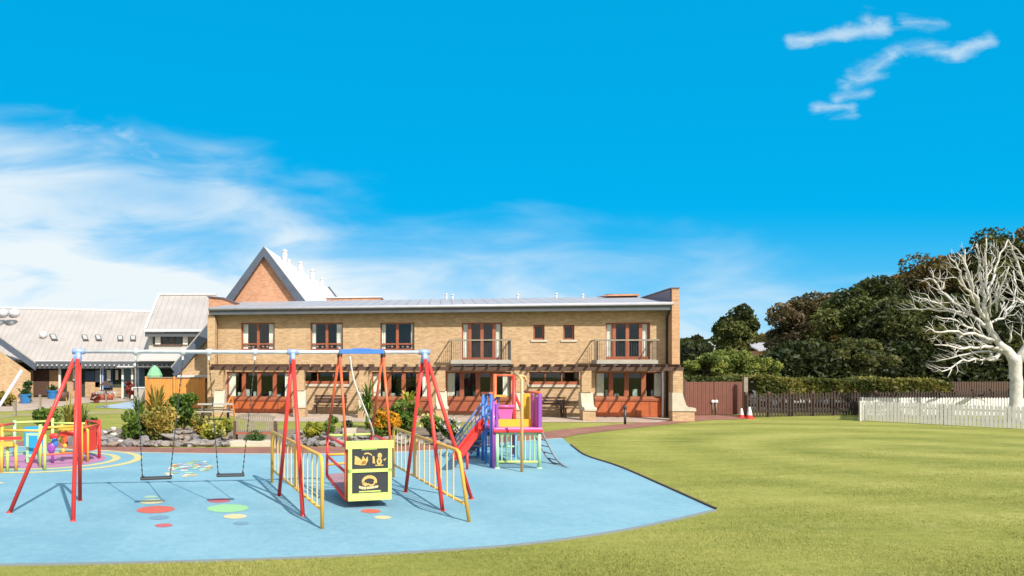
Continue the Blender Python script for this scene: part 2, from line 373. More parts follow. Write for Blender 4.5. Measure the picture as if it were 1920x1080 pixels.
def padmat():
    m = bpy.data.materials.new('blue_wet_pour_rubber'); m.use_nodes = True; t = m.node_tree; b = t.nodes['Principled BSDF']
    g_ = t.nodes.new('ShaderNodeNewGeometry').outputs['Position']; s = t.nodes.new('ShaderNodeSeparateXYZ'); t.links.new(g_, s.inputs[0])
    x, y = S(t, s.outputs[0]), S(t, s.outputs[1])
    a = S(t, noise(t, g_, .5, 5, .6).outputs[0]); c = S(t, noise(t, g_, 60, 3, .7).outputs[0]); d = S(t, noise(t, g_, 7, 5, .7).outputs[0])
    side = ((x+2.75)*30.0).clamp()*.10                                        # the two pours meet in a joint
    wr = S(t, noise(t, comb(t, x*1.3, y*1.0), 1, 6, .7).outputs[0])
    worn = None
    for wx, wy, wr_ in ((-2.9,13.3,1.0),(-1.45,13.2,1.0),(.9,12.6,1.4)):                  # scuffed where feet drag under the swings
        q_ = (((x-wx).sq()+((y-wy)*.8).sq()).rt()*-1.0+wr_).clamp(); worn = q_ if worn is None else worn.mx(q_)
    f = (a-.5)*1.1+(c-.5)*1.2+(d-.5)*.75+.46+side-worn*(wr*.35)+((wr-.62)*2.5).clamp()*.3
    t.links.new(ramp(t, f.k, [(.25, (.128,.262,.345)), (.5, (.158,.305,.385)), (.75, (.195,.345,.42))]), b.inputs['Base Color'])
    b.inputs['Roughness'].default_value = .85; b.inputs['Specular IOR Level'].default_value = .25
    bp = t.nodes.new('ShaderNodeBump'); bp.inputs['Strength'].default_value = .5; bp.inputs['Distance'].default_value = .01
    n = noise(t, g_, 130, 2, .6); t.links.new(n.outputs[0], bp.inputs['Height']); t.links.new(bp.outputs[0], b.inputs['Normal'])
    return m
def smoothline(pts, n=6):
    pts = [Vector(p) for p in pts]; out = []
    for i in range(len(pts)-1):
        p0, p1, p2, p3 = pts[max(i-1,0)], pts[i], pts[i+1], pts[min(i+2, len(pts)-1)]
        for k in range(n):
            t = k/n; out.append(.5*((2*p1)+(-p0+p2)*t+(2*p0-5*p1+4*p2-p3)*t*t+(-p0+3*p1-3*p2+p3)*t**3))
    return out+[pts[-1]]
front = smoothline([gr(*p) for p in ((-700,1068),(0,1060),(400,1052),(700,1040),(960,1023),(1135,1000),(1240,980),(1339,957))])
right = smoothline([gr(*p) for p in ((1339,957),(1240,912),(1160,877),(1100,857),(1078,843),(1055,823))])
backe = smoothline([gr(*p) for p in ((1055,823),(1000,827),(930,834),(860,843),(700,851),(500,853),(300,851),(170,847),(0,838),(-500,833))])
PAD = front[:-1]+right[:-1]+backe
def ribbon(mb, line, w, z0, z1, side=1):
    for p, q in zip(line[:-1], line[1:]):
        d = (q-p).normalized(); nrm = Vector((d.y, -d.x, 0))*side*w
        mb.add([(p.x,p.y,z0),(q.x,q.y,z0),(q.x+nrm.x,q.y+nrm.y,z0),(p.x+nrm.x,p.y+nrm.y,z0),(p.x,p.y,z1),(q.x,q.y,z1),(q.x+nrm.x,q.y+nrm.y,z1),(p.x+nrm.x,p.y+nrm.y,z1)],
               [(0,1,5,4),(3,7,6,2),(4,5,6,7)])
pad = struct(MB().sheet(PAD, .022).build('playground_surface', padmat(), solid=False))
e = MB(); ribbon(e, right[:-4], .04, 0, .05, 1); struct(e.build('timber_edging', M['brown']))
e = MB(); ribbon(e, backe, .10, 0, .030, 1); struct(e.build('concrete_edging', M['concrete']))
e = MB(); ribbon(e, front, .05, 0, .024, 1); struct(e.build('pad_kerb', mat('grey_edging', (.16,.19,.2), .8)))

# painted marks on the rubber
SPOT = {}
def spotmat(n, c): return SPOT.setdefault(n, mat(n+'_ground_paint', c, .85, var=(14, tuple(k*.8 for k in c), .5)))
def disc(c, r, z, n=28, sq=1.0):
    return MB().sheet([(c.x+r*math.cos(2*math.pi*k/n), c.y+r*sq*math.sin(2*math.pi*k/n)) for k in range(n)], z)
for px, py, w, nm, c in ((285,943,46,'cream',(.52,.46,.26)), (283,934,26,'pale_green',(.28,.42,.30)), (292,958,70,'red',(.48,.10,.07)), (307,988,33,'rose',(.42,.10,.12)),
        (411,941,42,'rose',(.42,.10,.12)), (427,955.5,78,'green',(.24,.48,.24)), (441,971,44,'cream',(.52,.46,.26)), (695,961,38,'red',(.48,.10,.07)), (718,973,32,'cream',(.52,.46,.26)),
        (-2,908,18,'cream',(.52,.46,.26)), (298,973,38,'dusty_blue',(.13,.24,.34)), (452,984,30,'dusty_blue',(.13,.24,.34))):
    p = gr(px, py); disc(p, w/2*p.y/F, .026).build('painted_spot', spotmat(nm, c), pad, solid=False)
RC = Vector((-6.95, 19.0, 0))
def annulus(c, r0, r1, z, a0=0, a1=2*math.pi, n=64):
    mb = MB(); vs = []
    for k in range(n+1):
        a = a0+(a1-a0)*k/n
        vs += [(c.x+r0*math.cos(a), c.y+r0*.96*math.sin(a), z), (c.x+r1*math.cos(a), c.y+r1*.96*math.sin(a), z)]
    return mb.add(vs, [(2*k, 2*k+1, 2*k+3, 2*k+2) for k in range(n)])
annulus(RC, 2.17, 2.38, .026).build('painted_ring', spotmat('pale_yellow', (.50,.45,.20)), pad, solid=False)
annulus(RC, 1.62, 1.82, .026).build('painted_ring', spotmat('pale_yellow', (.50,.45,.20)), pad, solid=False)
disc(RC, 1.45, .026, 40).build('painted_disc', spotmat('violet', (.38,.17,.31)), pad, solid=False)
rr = random.Random(5)
cc = gr(353, 880)
cols = [('cream',(.52,.46,.26)),('blush',(.52,.34,.30)),('mint',(.30,.50,.36)),('rose',(.42,.10,.12)),('olive',(.30,.36,.10)),('chalk',(.56,.55,.50)),('lilac',(.42,.36,.5)),('apricot',(.55,.36,.16))]
for k in range(46):
    a, q = rr.random()*6.28, rr.random()**.5
    p = cc+Vector((.50*q*math.cos(a), 1.35*q*math.sin(a), 0)); nm, c = cols[rr.randrange(8)]
    w, d = .05+.07*rr.random(), .07+.10*rr.random(); t = rr.random()*3
    MB().sheet([(p.x+w*math.cos(t+x)*1.0, p.y+d*math.sin(t+x)) for x in (0,1.3,2.4,3.6,4.9)], .026+.0006*k/10).build('painted_tile', spotmat(nm, c), pad, solid=False)
# seams
# paths and paving
def pavmat(name, c1, c2, sx, sy, mort):
    m = bpy.data.materials.new(name); m.use_nodes = True; t = m.node_tree; b = t.nodes['Principled BSDF']
    g_ = t.nodes.new('ShaderNodeNewGeometry').outputs['Position']
    br = t.nodes.new('ShaderNodeTexBrick'); t.links.new(g_, br.inputs['Vector']); br.inputs['Scale'].default_value = 1
    br.inputs['Brick Width'].default_value = sx; br.inputs['Row Height'].default_value = sy; br.inputs['Mortar Size'].default_value = .012
    br.inputs['Color1'].default_value = (*c1,1); br.inputs['Color2'].default_value = (*c2,1); br.inputs['Mortar'].default_value = (*mort,1)
    n = noise(t, g_, 1.1, 6, .65); mx = t.nodes.new('ShaderNodeMix'); mx.data_type = 'RGBA'; mx.blend_type = 'MULTIPLY'; mx.inputs[0].default_value = 1
    t.links.new(br.outputs[0], mx.inputs[6]); t.links.new(ramp(t, n.outputs[0], [(.3,(.75,.72,.7)),(.7,(1.15,1.12,1.1))]), mx.inputs[7]); t.links.new(mx.outputs[2], b.inputs['Base Color'])
    b.inputs['Roughness'].default_value = .9; return m
redpav = pavmat('red_block_paving', (.29,.115,.08), (.22,.09,.065), .2, .1, (.16,.09,.07))
palepav = pavmat('pale_flag_paving', (.40,.33,.28), (.34,.27,.22), .6, .6, (.24,.2,.17))
def sheetpx(name, pts, z, m, n=1):
    P = [gr(*p) for p in pts]
    return struct(MB().sheet(P, z).build(name, m, solid=False))
far = [(-500,820),(0,826),(170,834),(300,840),(440,840),(520,838),(700,838),(860,832),(960,818),(1060,805),(1160,796),(1250,788),(1290,779),(1398,779)]
near = [(1400,786),(1330,788),(1260,795),(1160,806),(1085,815),(1062,820),(1000,826),(930,833),(860,842),(700,850),(500,852),(300,850),(170,846),(0,837),(-500,832)]
sheetpx('brick_path', far+near, .010, redpav)
sheetpx('patio', [(395,771),(480,791),(1230,792.5),(1296,782),(1292,776)], .014, palepav)
sheetpx('patio_path', [(-60,775),(75,769),(140,757),(250,752),(400,748),(400,742),(-60,742)], .012, palepav)
sheetpx('far_blue_surface', [(178,764),(248,768),(275,757),(262,751),(240,754)], .018, mat('faded_blue_rubber', (.30,.36,.44), .9, var=(2,(.24,.32,.42),.4)))
sheetpx('garden_path', [(-40,790),(30,781),(230,776),(260,772),(250,769),(120,772),(-40,780)], .008, mat('worn_earth', (.26,.21,.10), .95, var=(2,(.2,.2,.06),.4)))
sheetpx('planting_bed', [(150,833),(170,820),(190,806),(250,801),(330,800),(440,806),(540,806),(650,802),(800,800),(868,812),(890,824),(850,836),(700,838),(520,835),(440,837),(300,838),(170,834)], .006,
        mat('bed_soil', (.13,.095,.065), .95, var=(3,(.2,.16,.12),.5), bump=(12,.8)))

# ------------------------------------------------------------------ the long brick building
TH = R(-9.3); A = Vector(((398-CX)/F*37.3, 37.3, 0))
bld = thing('brick_building', 'long two-storey yellow brick building with two balconies and a timber pergola', 'building', A, TH)
U_ = Vector((math.cos(TH), math.sin(TH), 0)); V_ = Vector((-math.sin(TH), math.cos(TH), 0))
def fac(px, py, v=0.0):
    D = Vector(((px-CX)/F, 1, (HY-py)/F)); o = Vector((0,0,CH))
    t = (v+A.dot(V_)-o.dot(V_))/D.dot(V_); p = o+D*t-A
    return p.dot(U_), p.z
def bx(mb, l, r, t, b, v0, v1, vp=None):
    """box whose front face spans photo columns l..r and rows t..b, lying between depths v0 and v1 of the facade"""
    vp = v0 if vp is None else vp
    m_ = (t+b)/2; u0, u1 = fac(l, m_, vp)[0], fac(r, m_, vp)[0]; c = (l+r)/2
    z1, z0 = fac(c, t, vp)[1], fac(c, b, vp)[1]
    return mb.box(u0, u1, v0, v1, z0, z1)
UR = fac(1275, 640, -.02)[0]; UL = 0.0
def wall_holes(mb, u0, u1, z0, z1, v0, v1, holes):
    us = sorted({u0, u1}|{h[0] for h in holes}|{h[1] for h in holes}); zs = sorted({z0, z1}|{h[2] for h in holes}|{h[3] for h in holes})
    for a, b in zip(us[:-1], us[1:]):
        for c, d in zip(zs[:-1], zs[1:]):
            if any(h[0] <= a+1e-6 and b <= h[1]+1e-6 and h[2] <= c+1e-6 and d <= h[3]+1e-6 for h in holes): continue
            mb.add([(a,v0,c),(b,v0,c),(b,v0,d),(a,v0,d)], [(0,1,2,3)]); mb.add([(a,v1,c),(b,v1,c),(b,v1,d),(a,v1,d)], [(3,2,1,0)])
    for a, b, c, d in holes:
        mb.add([(a,v0,c),(a,v1,c),(a,v1,d),(a,v0,d)], [(0,1,2,3)]); mb.add([(b,v0,c),(b,v1,c),(b,v1,d),(b,v0,d)], [(3,2,1,0)])
        mb.add([(a,v0,c),(b,v0,c),(b,v1,c),(a,v1,c)], [(0,1,2,3)]); mb.add([(a,v0,d),(b,v0,d),(b,v1,d),(a,v1,d)], [(3,2,1,0)])
def hole(l, r, t, b):
    c = (l+r)/2; return (fac(l, t)[0], fac(r, t)[0], fac(c, b)[1], fac(c, t)[1])
H1 = [hole(452,515,605,656), hole(582,643,605,656), hole(713,777,605,656)]
HF = [hole(866,942,605,676), hole(1136,1219,605,674)]
HS = [hole(1000,1021,609,637), hole(1056,1077,609,637)]
HG = [hole(425,546,697,746), hole(697,806,697,746), hole(836,958,697,746), hole(1116,1244,697,746)]
HH = [hole(566,655,697,720), hole(992,1086,697,721)]
ZT = 4.98
w = MB(); wall_holes(w, 0, UR, 0, ZT, 0, .3, H1+HF+HS+HG+HH)
w.box(0, .3, .3, 9, 0, ZT); w.box(UR-.35, UR, .3, 9, 0, ZT); w.box(.3, UR-.35, 8.7, 9, 0, ZT)
w.build('wall', M['ybrick'], bld, local=True, solid=False)
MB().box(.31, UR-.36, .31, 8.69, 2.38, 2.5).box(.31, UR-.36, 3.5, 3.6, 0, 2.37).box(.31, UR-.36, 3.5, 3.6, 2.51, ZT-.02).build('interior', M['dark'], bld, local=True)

def window(h, rows=(), cols=(.5,), fm='redwood', outer=.07, mull=.07, curt=0.0, v=.10, rail=None):
    u0, u1, z0, z1 = h
    f = MB(); o = outer
    f.box(u0, u1, v, v+.08, z1-o, z1).box(u0, u1, v, v+.08, z0, z0+o).box(u0, u0+o, v+.001, v+.08, z0+o, z1-o).box(u1-o, u1, v+.001, v+.08, z0+o, z1-o)
    for c in cols: uc = u0+(u1-u0)*c; f.box(uc-mull/2, uc+mull/2, v-.004, v+.076, z0+o, z1-o)
    for c in rows: zc = z0+(z1-z0)*c; f.box(u0+o, u1-o, v+.004, v+.07, zc-.035, zc+.035)
    win = f.build('window', M[fm], bld, local=True)
    MB().add([(u0+o*.8,v+.045,z0+o*.8),(u1-o*.8,v+.045,z0+o*.8),(u1-o*.8,v+.045,z1-o*.8),(u0+o*.8,v+.045,z1-o*.8)], [(0,1,2,3)]).build('pane', M['glass'], win, local=True, solid=False)
    return win
def curtain(par, u0, u1, z0, z1, v=.36):
    mb = MB(); n = max(4, int((u1-u0)/.06)*2)
    vs = []; 
    for k in range(n+1):
        u = u0+(u1-u0)*k/n; vv = v+(.03 if k%2 else 0); vs += [(u,vv,z0),(u,vv,z1)]
    mb.add(vs, [(2*k,2*k+2,2*k+3,2*k+1) for k in range(n)]); return mb.build('curtain', M['cloth'], par, local=True, solid=False)
for i, h in enumerate(H1):
    wn = window(h, rows=(.22,), cols=(.5,), mull=.13, outer=.06)
    u0, u1, z0, z1 = h
    cl = (.13, .15), (.10, .16), (.10, .06)
    wd = u1-u0
    curtain(wn, u0+.07, u0+.07+wd*cl[i][0]*1.1, z0+.05, z1-.03, .2); curtain(wn, u1-.07-wd*cl[i][1], u1-.07, z0+.05, z1-.03, .2)
    MB().box(u0-.04, u1+.04, -.035, .1, z0-.06, z0).build('sill', M['brown'], wn, local=True)
    # things on the inside sill
    k = MB(); r_ = random.Random(i)
    for q in range(5): k.ball((u0+.3+q*.24+r_.random()*.08, .24, z0+.13+r_.random()*.05), .06+.03*r_.random(), 8, 6)
    k.build('sill_ornament', mat('pinkish_ornaments', (.38,.22,.18), .7), wn, local=True)
for h in HS:
    wn = window(h, cols=(), outer=.075)
    MB().box(h[0]-.12, h[1]+.12, -.05, .1, h[2]-.10, h[2]).build('sill', M['stone'], wn, local=True)
for i, h in enumerate(HF):
    wn = window(h, rows=(.06,), cols=(.2,.5,.8), mull=.15, outer=.06)
    u0, u1, z0, z1 = h; wd = u1-u0
    curtain(wn, u0+.08, u0+.08+wd*.11, z0+.05, z1-.05, .2); curtain(wn, u1-.08-wd*.13, u1-.08, z0+.05, z1-.05, .2)
    if i == 0: curtain(wn, u1-.42, u1-.25, z0+.05, z1-.75, .16)
    # balcony
    l, r, sl, sr = ((841,960,845,958), (1115,1236,1119,1234))[i]
    vb = -1.0
    a0, zr = fac(l, 638, vb); a1, _ = fac(r, 638, vb); s0, zs0 = fac(sl, 682, vb); s1, zs1 = fac((sl+sr)/2, 674.5, vb); s1 = fac(sr, 682, vb)[0]
    sl_ = MB().box(s0, s1, vb, -.002, zs0, zs1).build('balcony_slab', M['concrete'], bld, local=True)
    MB().box(s0+.03, s1-.03, vb+.03, -.01, zs0-.09, zs0-.002).build('balcony_soffit', M['fascia'], bld, local=True)
    rl = MB().bar((a0,vb-.02,zr), (a1,vb-.02,zr), .07, .07).bar((a0+.04,vb,zr), (a0+.04,-.003,zr), .05, .05).bar((a1-.04,vb,zr), (a1-.04,-.003,zr), .05, .05).build('balcony_rail', M['greywood'], bld, local=True)
    bl = MB()
    nb = 26
    for k in range(nb+1):
        u = s0+.03+(s1-s0-.06)*k/nb; bl.bar((u,vb+.03,zs1), (u,vb+.03,zr-.03), .014, .014, (0,1,0))
    for k in range(1, 7):
        for u in (s0+.05, s1-.05): bl.bar((u,vb+.03+k*.14,zs1), (u,vb+.03+k*.14,zr-.03), .014, .014, (0,1,0))
    for u in (s0+.03, s1-.03): bl.bar((u,vb+.0,zs1), (u,vb+.0,zr-.03), .05, .05, (0,1,0))
    bl.build('balusters', M['dsteel'], rl, local=True)
# ground floor glazing with timber apron panels
for i, h in enumerate(HG):
    u0, u1, z0, z1 = h; wd = u1-u0
    cs = ((.26,.50,.74), (.3,.55,.8), (.25,.5,.72), (.24,.47,.72))[i]
    wn = window(h, cols=cs, mull=.20, outer=.07)
    curtain(wn, u0+.05, u0+.42, z0+.03, z1-.02, .2); curtain(wn, u1-.35, u1-.06, z0+.03, z1-.02, .2)
    if i in (0, 3):
        p = MB(); n = 5
        for k in range(n): p.box(u0+wd*k/n+.015, u0+wd*(k+1)/n-.015, -.045, -.003, .06, z0-.14)
        p.build('apron_panel', M['panelwood'], wn, local=True)
        p = MB().box(u0-.03, u1+.03, -.09, -.003, z0-.13, z0-.01).box(u0-.03, u1+.03, -.06, -.003, .0, .055)
        for k in range(n+1): p.box(u0+wd*k/n-.035, u0+wd*k/n+.035, -.06, -.004, .056, z0-.131)
        p.build('sill', M['redwood'], wn, local=True)
    else:
        MB().box(u0, u1, -.045, -.003, .1, z0-.14).build('apron_panel', M['redwood'], wn, local=True)
        MB().box(u0-.03, u1+.03, -.09, -.003, z0-.13, z0-.01).build('sill', M['redwood'], wn, local=True)
    k = MB(); r_ = random.Random(i+9)
    for q in range(6):
        if r_.random() < .7: k.box(u0+.5+q*.4, u0+.7+q*.4, .28, .34, z0+.02, z0+.15+.3*r_.random())
    if k.v: k.build('window_display', mat('pale_window_things', (.35,.4,.36), .7, var=(4,(.12,.22,.2),.3)), wn, local=True)
for h in HH:
    wn = window(h, cols=(.33,.66), mull=.05, outer=.05)
    MB().box(h[0]-.06, h[1]+.06, -.07, .1, h[2]-.12, h[2]).build('sill', M['stone'], wn, local=True)
    MB().box(h[0]+.06, h[1]-.06, -.012, .09, h[2], h[2]+.14).build('rail', M['redwood'], wn, local=True)

# eaves, gutter, roof
ue0, ue1 = fac(392, 580, -.6)[0], fac(1262, 580, -.6)[0]
zf0 = fac(830, 586, -.6)[1]; zf1 = fac(830, 574, -.6)[1]
MB().box(ue0, ue1, -.62, -.56, zf0, zf1).box(ue0, ue1, -.56, -.01, zf0+.02, zf0+.06).build('fascia', M['fascia'], bld, local=True)
gt = MB().tube([(ue0,-.68,zf1-.01),(ue1,-.68,zf1-.01)], .075, 10).build('gutter', M['eaves'], bld, local=True)
zr_ = zf1+.06; VR, ZR = 6.0, 6.02
r0, r1 = ue0+.02, UR-.30
MB().prism([(r0,-.66,zr_),(r0,VR,ZR),(r0,12,zr_-.6),(r0,12,zr_-.72),(r0,VR,ZR-.12),(r0,-.66,zr_-.08)], (r1-r0,0,0)).build('roof', M['greyroof'], bld, local=True)
# end piers and downpipes
ul0 = fac(389, 640, -.5)[0]; ul1 = fac(403, 640, -.5)[0]
MB().box(ul0, ul1, -.5, .25, 0, zf0+.01).build('end_pier', M['ybrick'], bld, local=True)
up0, up1 = fac(1260, 640, -.7)[0], fac(1273, 640, -.7)[0]
zfin = fac(1268, 541, -.7)[1]
pr = MB().prism([(up0,-.7,0),(up0,6.4,0),(up0,6.4,2.2),(up0,5.4,2.2),(up0,5.4,zfin),(up0,-.7,zfin)], (up1-up0,0,0))
pr.build('end_pier', M['pbrick'], bld, local=True)
fn = MB().box(up0-.05, up0-.002, -.62, 5.35, zr_+.02, zfin-.03); fn.box(up0-.06, up1+.03, -.73, 5.43, zfin+.001, zfin+.05); fn.build('parapet_cladding', M['lead'], bld, local=True)
# raised lantern roof near the fin
lu0, _ = fac(1104, 560, 6.5); lu1, lz = fac(1208, 556, 6.5)
MB().box(lu0+.6, up0-.07, 4.9, 8.2, 5.3, lz+.02).build('roof_lantern', M['lead'], bld, local=True)
MB().prism([(lu0+.1,4.6,5.95),(up0-.07,4.6,5.95),(up0-.07,4.6,lz-.02),(lu0+.85,4.6,lz-.02)], (0,.28,0)).build('lantern_upstand', M['rbrick'], bld, local=True)
# left parapet upstand
a = [fac(391,557,2.0), fac(420,560,2.0), fac(446,570,2.0)]
MB().prism([(a[0][0],2.0,4.6),(a[2][0],2.0,4.6),(a[2][0],2.0,a[2][1]),(a[1][0],2.0,a[1][1]),(a[0][0],2.0,a[0][1])], (0,.3,0)).build('parapet', M['rbrick'], bld, local=True)
MB().bar((a[0][0]-.05,2.12,a[0][1]+.03),(a[1][0],2.12,a[1][1]+.03), .4, .06).bar((a[1][0],2.12,a[1][1]+.03),(a[2][0],2.12,a[2][1]+.03), .4, .06).build('coping', M['lead'], bld, local=True)
p = fac(612, 560, 7.5), fac(714, 560, 7.5)
MB().box(p[0][0], p[1][0], 7.5, 9.4, 5.4, p[0][1]+.02).build('roof_parapet', M['rbrick'], bld, local=True)
MB().box(p[0][0]-.06, p[1][0]+.06, 7.44, 9.46, p[0][1]+.022, p[0][1]+.09).build('coping', M['gutter'], bld, local=True)
for px, hh in ((837,.12),(849,.08),(971,.02),(1043,.06),(1093,.0)):
    u, z = fac(px, 566, 5.5); MB().tube([(u,5.5,5.85),(u,5.5,6.1+hh)], .05, 8).lathe((u,5.5,6.1+hh), [(.001,.08),(.09,.03),(.09,0),(.05,-.02)], 8).build('roof_vent', M['gutter'], bld, local=True)
for px, bot in ((407,0),(1250,0)):
    u = fac(px, 640, -.06)[0]; MB().tube([(u,-.55,zf0+.02),(u,-.08,zf0-.3),(u,-.08,.05)], .045, 8).build('downpipe', M['dsteel'], bld, local=True)
u = fac(1243, 740, -.2)[0]; MB().tube([(u,-.2,2.1),(u,-.2,.02)], .05, 8).build('downpipe', M['gutter'], bld, local=True)

# pergola along the front
VP = -2.1
zb1, zb0 = fac(830, 688, VP)[1], fac(830, 695, VP)[1]
ub0, ub1 = fac(392, 690, VP)[0], fac(1282, 690, VP)[0]
pg = MB().box(ub0, ub1, VP, VP+.10, zb0+.01, zb1).build('pergola_beam', M['brown'], bld, local=True)
MB().box(ub0+.4, ub1-.3, -.06, -.002, zb0+.02, zb1).build('wall_plate', M['brown'], bld, local=True)
n = 40; tmp = None
for k in range(n):
    u = ub0+.25+(ub1-ub0-.5)*k/(n-1)
    if tmp is None:
        mb = MB(); mb.prism([(-.04,VP-.42,.0),(-.04,-.07,.0),(-.04,-.07,.12),(-.04,VP-.30,.12),(-.04,VP-.42,.07)], (.055,0,0)); tmp = mb.build('pergola_rafter', M['brown'], bld, local=True); tmp.location = (u,0,zb1+.002)
    else:
        c = tmp.copy(); SC.collection.objects.link(c); c.location = (u,0,zb1+.002)
# the posts: brick shaft on splayed stone buttress
for px0, px1, full in ((403,419,1),(556,569,1),(672,692,1),(819,834,1),(966,979,1),(1090,1109,1),(1260,1281,1)):
    u0, u1 = fac(px0, 690, VP)[0], fac(px1, 690, VP)[0]; ww = u1-u0; uc = (u0+u1)/2
    sh = MB().box(uc-.2, uc+.2, VP-.05, VP+.35, 1.22, zb0+.008).build('pier', M['ybrick'], bld, local=True)
    zc = [fac(px0, y, VP)[1] for y in (733, 762)]
    k = 1 if px0 > 1200 else 0
    st = MB(); w2 = .27
    # splayed cast stone base leaning out at the foot
    prof = [(0,1.22),(.46,1.22),(.50,1.05),(.62,.70),(.74,.60),(1.02,.58),(1.06,.52),(1.06,.44),(0,.44)]
    if k: st.prism([(uc-.24+q*.9 if q > 0 else uc-.24, VP-.10, z) for q, z in prof], (0,.5,0))
    else: st.prism([(uc-.26+((q/1.06)**1.6)*.1, VP-(q-.46)*.8 if q > 0 else VP+.4, z) for q, z in prof], (.50,0,0))
    st.build('buttress', M['stone'], bld, local=True)
    ft = MB()
    if k: ft.box(uc-.22, uc+.66, VP-.06, VP+.36, 0, .438)
    else: ft.box(uc-.22, uc+.30, VP-.44, VP+.36, 0, .438)
    ft.build('pier_base', M['ybrick'], bld, local=True)

# ------------------------------------------------------------------ steep gabled hall behind
gb = thing('gabled_hall', 'tall hall behind with red brick gable, grey bargeboards and steep white roof', 'building', tuple(at(497, 680, 46)-Vector((0,0,CH))), TH)
az = at(497,468,46).z; hw = 3.1; slope = 1.3
zb = az-slope*hw; L = 26
ov = .35
MB().prism([(-hw+.1,0,3),(hw-.1,0,3),(hw-.1,0,zb),(0,0,az-.22),(-hw+.1,0,zb)], (0,L,0)).build('gable_wall', M['rbrick'], gb, local=True)
th = .16
for s in (-1, 1):
    p0, p1 = Vector((0,-.3,az)), Vector((s*(hw+ov),-.3,az-slope*(hw+ov)))
    MB().prism([p0, p1, p1+Vector((0,0,th)), p0+Vector((0,0,th))], (0,L+.6,0)).build('roof', M['whiteroof'], gb, local=True)
    MB().prism([p0+Vector((0,-.06,th-.02)), p1+Vector((0,-.06,th-.02)), p1+Vector((-s*.25,-.06,-.38)), p0+Vector((0,-.06,-.46))], (0,.058,0)).build('bargeboard', M['slate'], gb, local=True)
    MB().prism([p0+Vector((0,L+.62,th+.25)), p1+Vector((0,L+.62,th+.25)), p1+Vector((0,L+.62,-.28)), p0+Vector((0,L+.62,-.28))], (0,.06,0)).build('bargeboard', M['slate'], gb, local=True)
for v, h_, rr_, uo in ((4.2,.95,.17,.35),(9.3,.95,.16,.45),(14.2,1.05,.16,.5),(19.0,.9,.15,.5),(6.8,.35,.13,.1),(11.8,.4,.13,.1)):
    z = az-slope*uo
    MB().tube([(uo,v,z-.6),(uo,v,z+h_)], rr_, 12).lathe((uo,v,z+h_), [(.001,.16),(rr_*1.15,.06),(rr_*1.15,-.05),(rr_,-.06)], 12).build('roof_flue', M['gutter'], gb, local=True)
# ------------------------------------------------------------------ buildings on the left
def plane_hit(px, py, P0, N):
    D = Vector(((px-CX)/F, 1, (HY-py)/F)); o = Vector((0,0,CH)); t = (P0-o).dot(N)/D.dot(N); return o+D*t
pv = thing('pavilion_building', 'low pavilion with a large beige ribbed metal roof and skylights above a dark verandah', 'building', (-18, 54, 0))
e0, e1 = at(-160, 675, 53), at(330, 678, 53); k0, k1 = at(-160, 574, 58.5), at(330, 587, 63.5)
RN = (e1-e0).cross(k0-e0).normalized()
k1 = plane_hit(330, 586, e0, RN)
MB().prism([e0, e1, k1, k0], (0,0,-.14)).build('roof', M['beige'], pv)
MB().bar(e0+Vector((0,-.05,-.03)), e1+Vector((0,-.05,-.03)), .12, .14).build('gutter', M['gutter'], pv)
MB().tube([k0+Vector((0,0,.02)), k1+Vector((0,0,.02))], .11, 8).build('ridge_cap', M['gutter'], pv)
MB().prism([k0-Vector((0,.2,.2)), k1-Vector((0,.2,.2)), Vector((k1.x,k1.y+8,2)), Vector((k0.x,k0.y+8,2))], (0,0,-.14)).build('roof', M['beige'], pv)
def roofq(px, py, w, h, sk):   # skylight lying on the roof plane, slightly proud
    pts = [plane_hit(px+dx_+sk*dy_, py+dy_, e0, RN) for dx_, dy_ in ((-w/2,h/2),(w/2,h/2),(w/2,-h/2),(-w/2,-h/2))]
    up = RN if RN.z > 0 else -RN
    f = MB().prism([p+up*.01 for p in pts], up*.12).build('skylight', M['fascia'], pv)
    c = sum(pts, Vector())/4
    MB().prism([c+(p-c)*.72+up*.125 for p in pts], up*.03).build('pane', mat('skylight_glass', (.35,.34,.33), .15), f)
for a in ((101,634,11,11,.45),(160,635,10,10,.35),(185,635,10,10,.3),(226,636,10,9,.1),(250,636,10,9,.05)): roofq(*a)
for px in (8, 29):
    p = plane_hit(px, 590, e0, RN); q = MB().ball(p+Vector((0,-.2,.1)), .40, 14, 8, (1,1,.9)).build('dome_rooflight', M['gutter'], pv)
    MB().lathe(p+Vector((0,-.7,-.75)), [(.5,-.2),(.52,.2),(.3,.3)], 12).build('dome_rooflight', M['fascia'], pv)
p = plane_hit(82, 632, e0, RN); MB().ball(p+Vector((0,-.1,.15)), .28, 12, 8).build('dome_rooflight', M['gutter'], pv)
# verandah: dark fascia, posts, back wall with doors and windows
MB().box(at(60,680,51.5).x, at(326,680,51.5).x, 51.5, 51.65, at(0,691,51.5).z, at(0,678,51.5).z+.02).build('fascia', M['fascia'], pv)
for px in range(70, 326, 9): 
    p = at(px, 685, 51.3); MB().box(p.x-.03, p.x+.03, 51.3, 51.49, p.z-.04, p.z+.06).build('rafter_end', M['gutter'], pv)
x0, x1 = at(-160,700,54.5).x, at(332,700,54.5).x
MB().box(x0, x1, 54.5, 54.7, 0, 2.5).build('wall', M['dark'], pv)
def pw(l, r, t, b, d, name, m, thick=.08): 
    a_, b_ = at(l,b,d), at(r,t,d); return MB().box(a_.x, b_.x, d-thick, d, max(0,a_.z), b_.z).build(name, m, pv)
d = 54.4
pw(64,92,694,742,d,'door',M['brown']); pw(42,63,694,746,d,'brick_panel',M['ybrick']); pw(93,112,694,746,d,'brick_panel',M['ybrick']); pw(126,152,694,746,d,'brick_panel',M['ybrick'])
pw(137,146,692,713,d-.15,'curtain',M['cloth']); pw(139,147,714,728,d-.15,'window',M['navy'])
pw(160,178,696,714,d,'window',M['navy']); pw(160,190,716,746,d,'brick_panel',M['ybrick'])
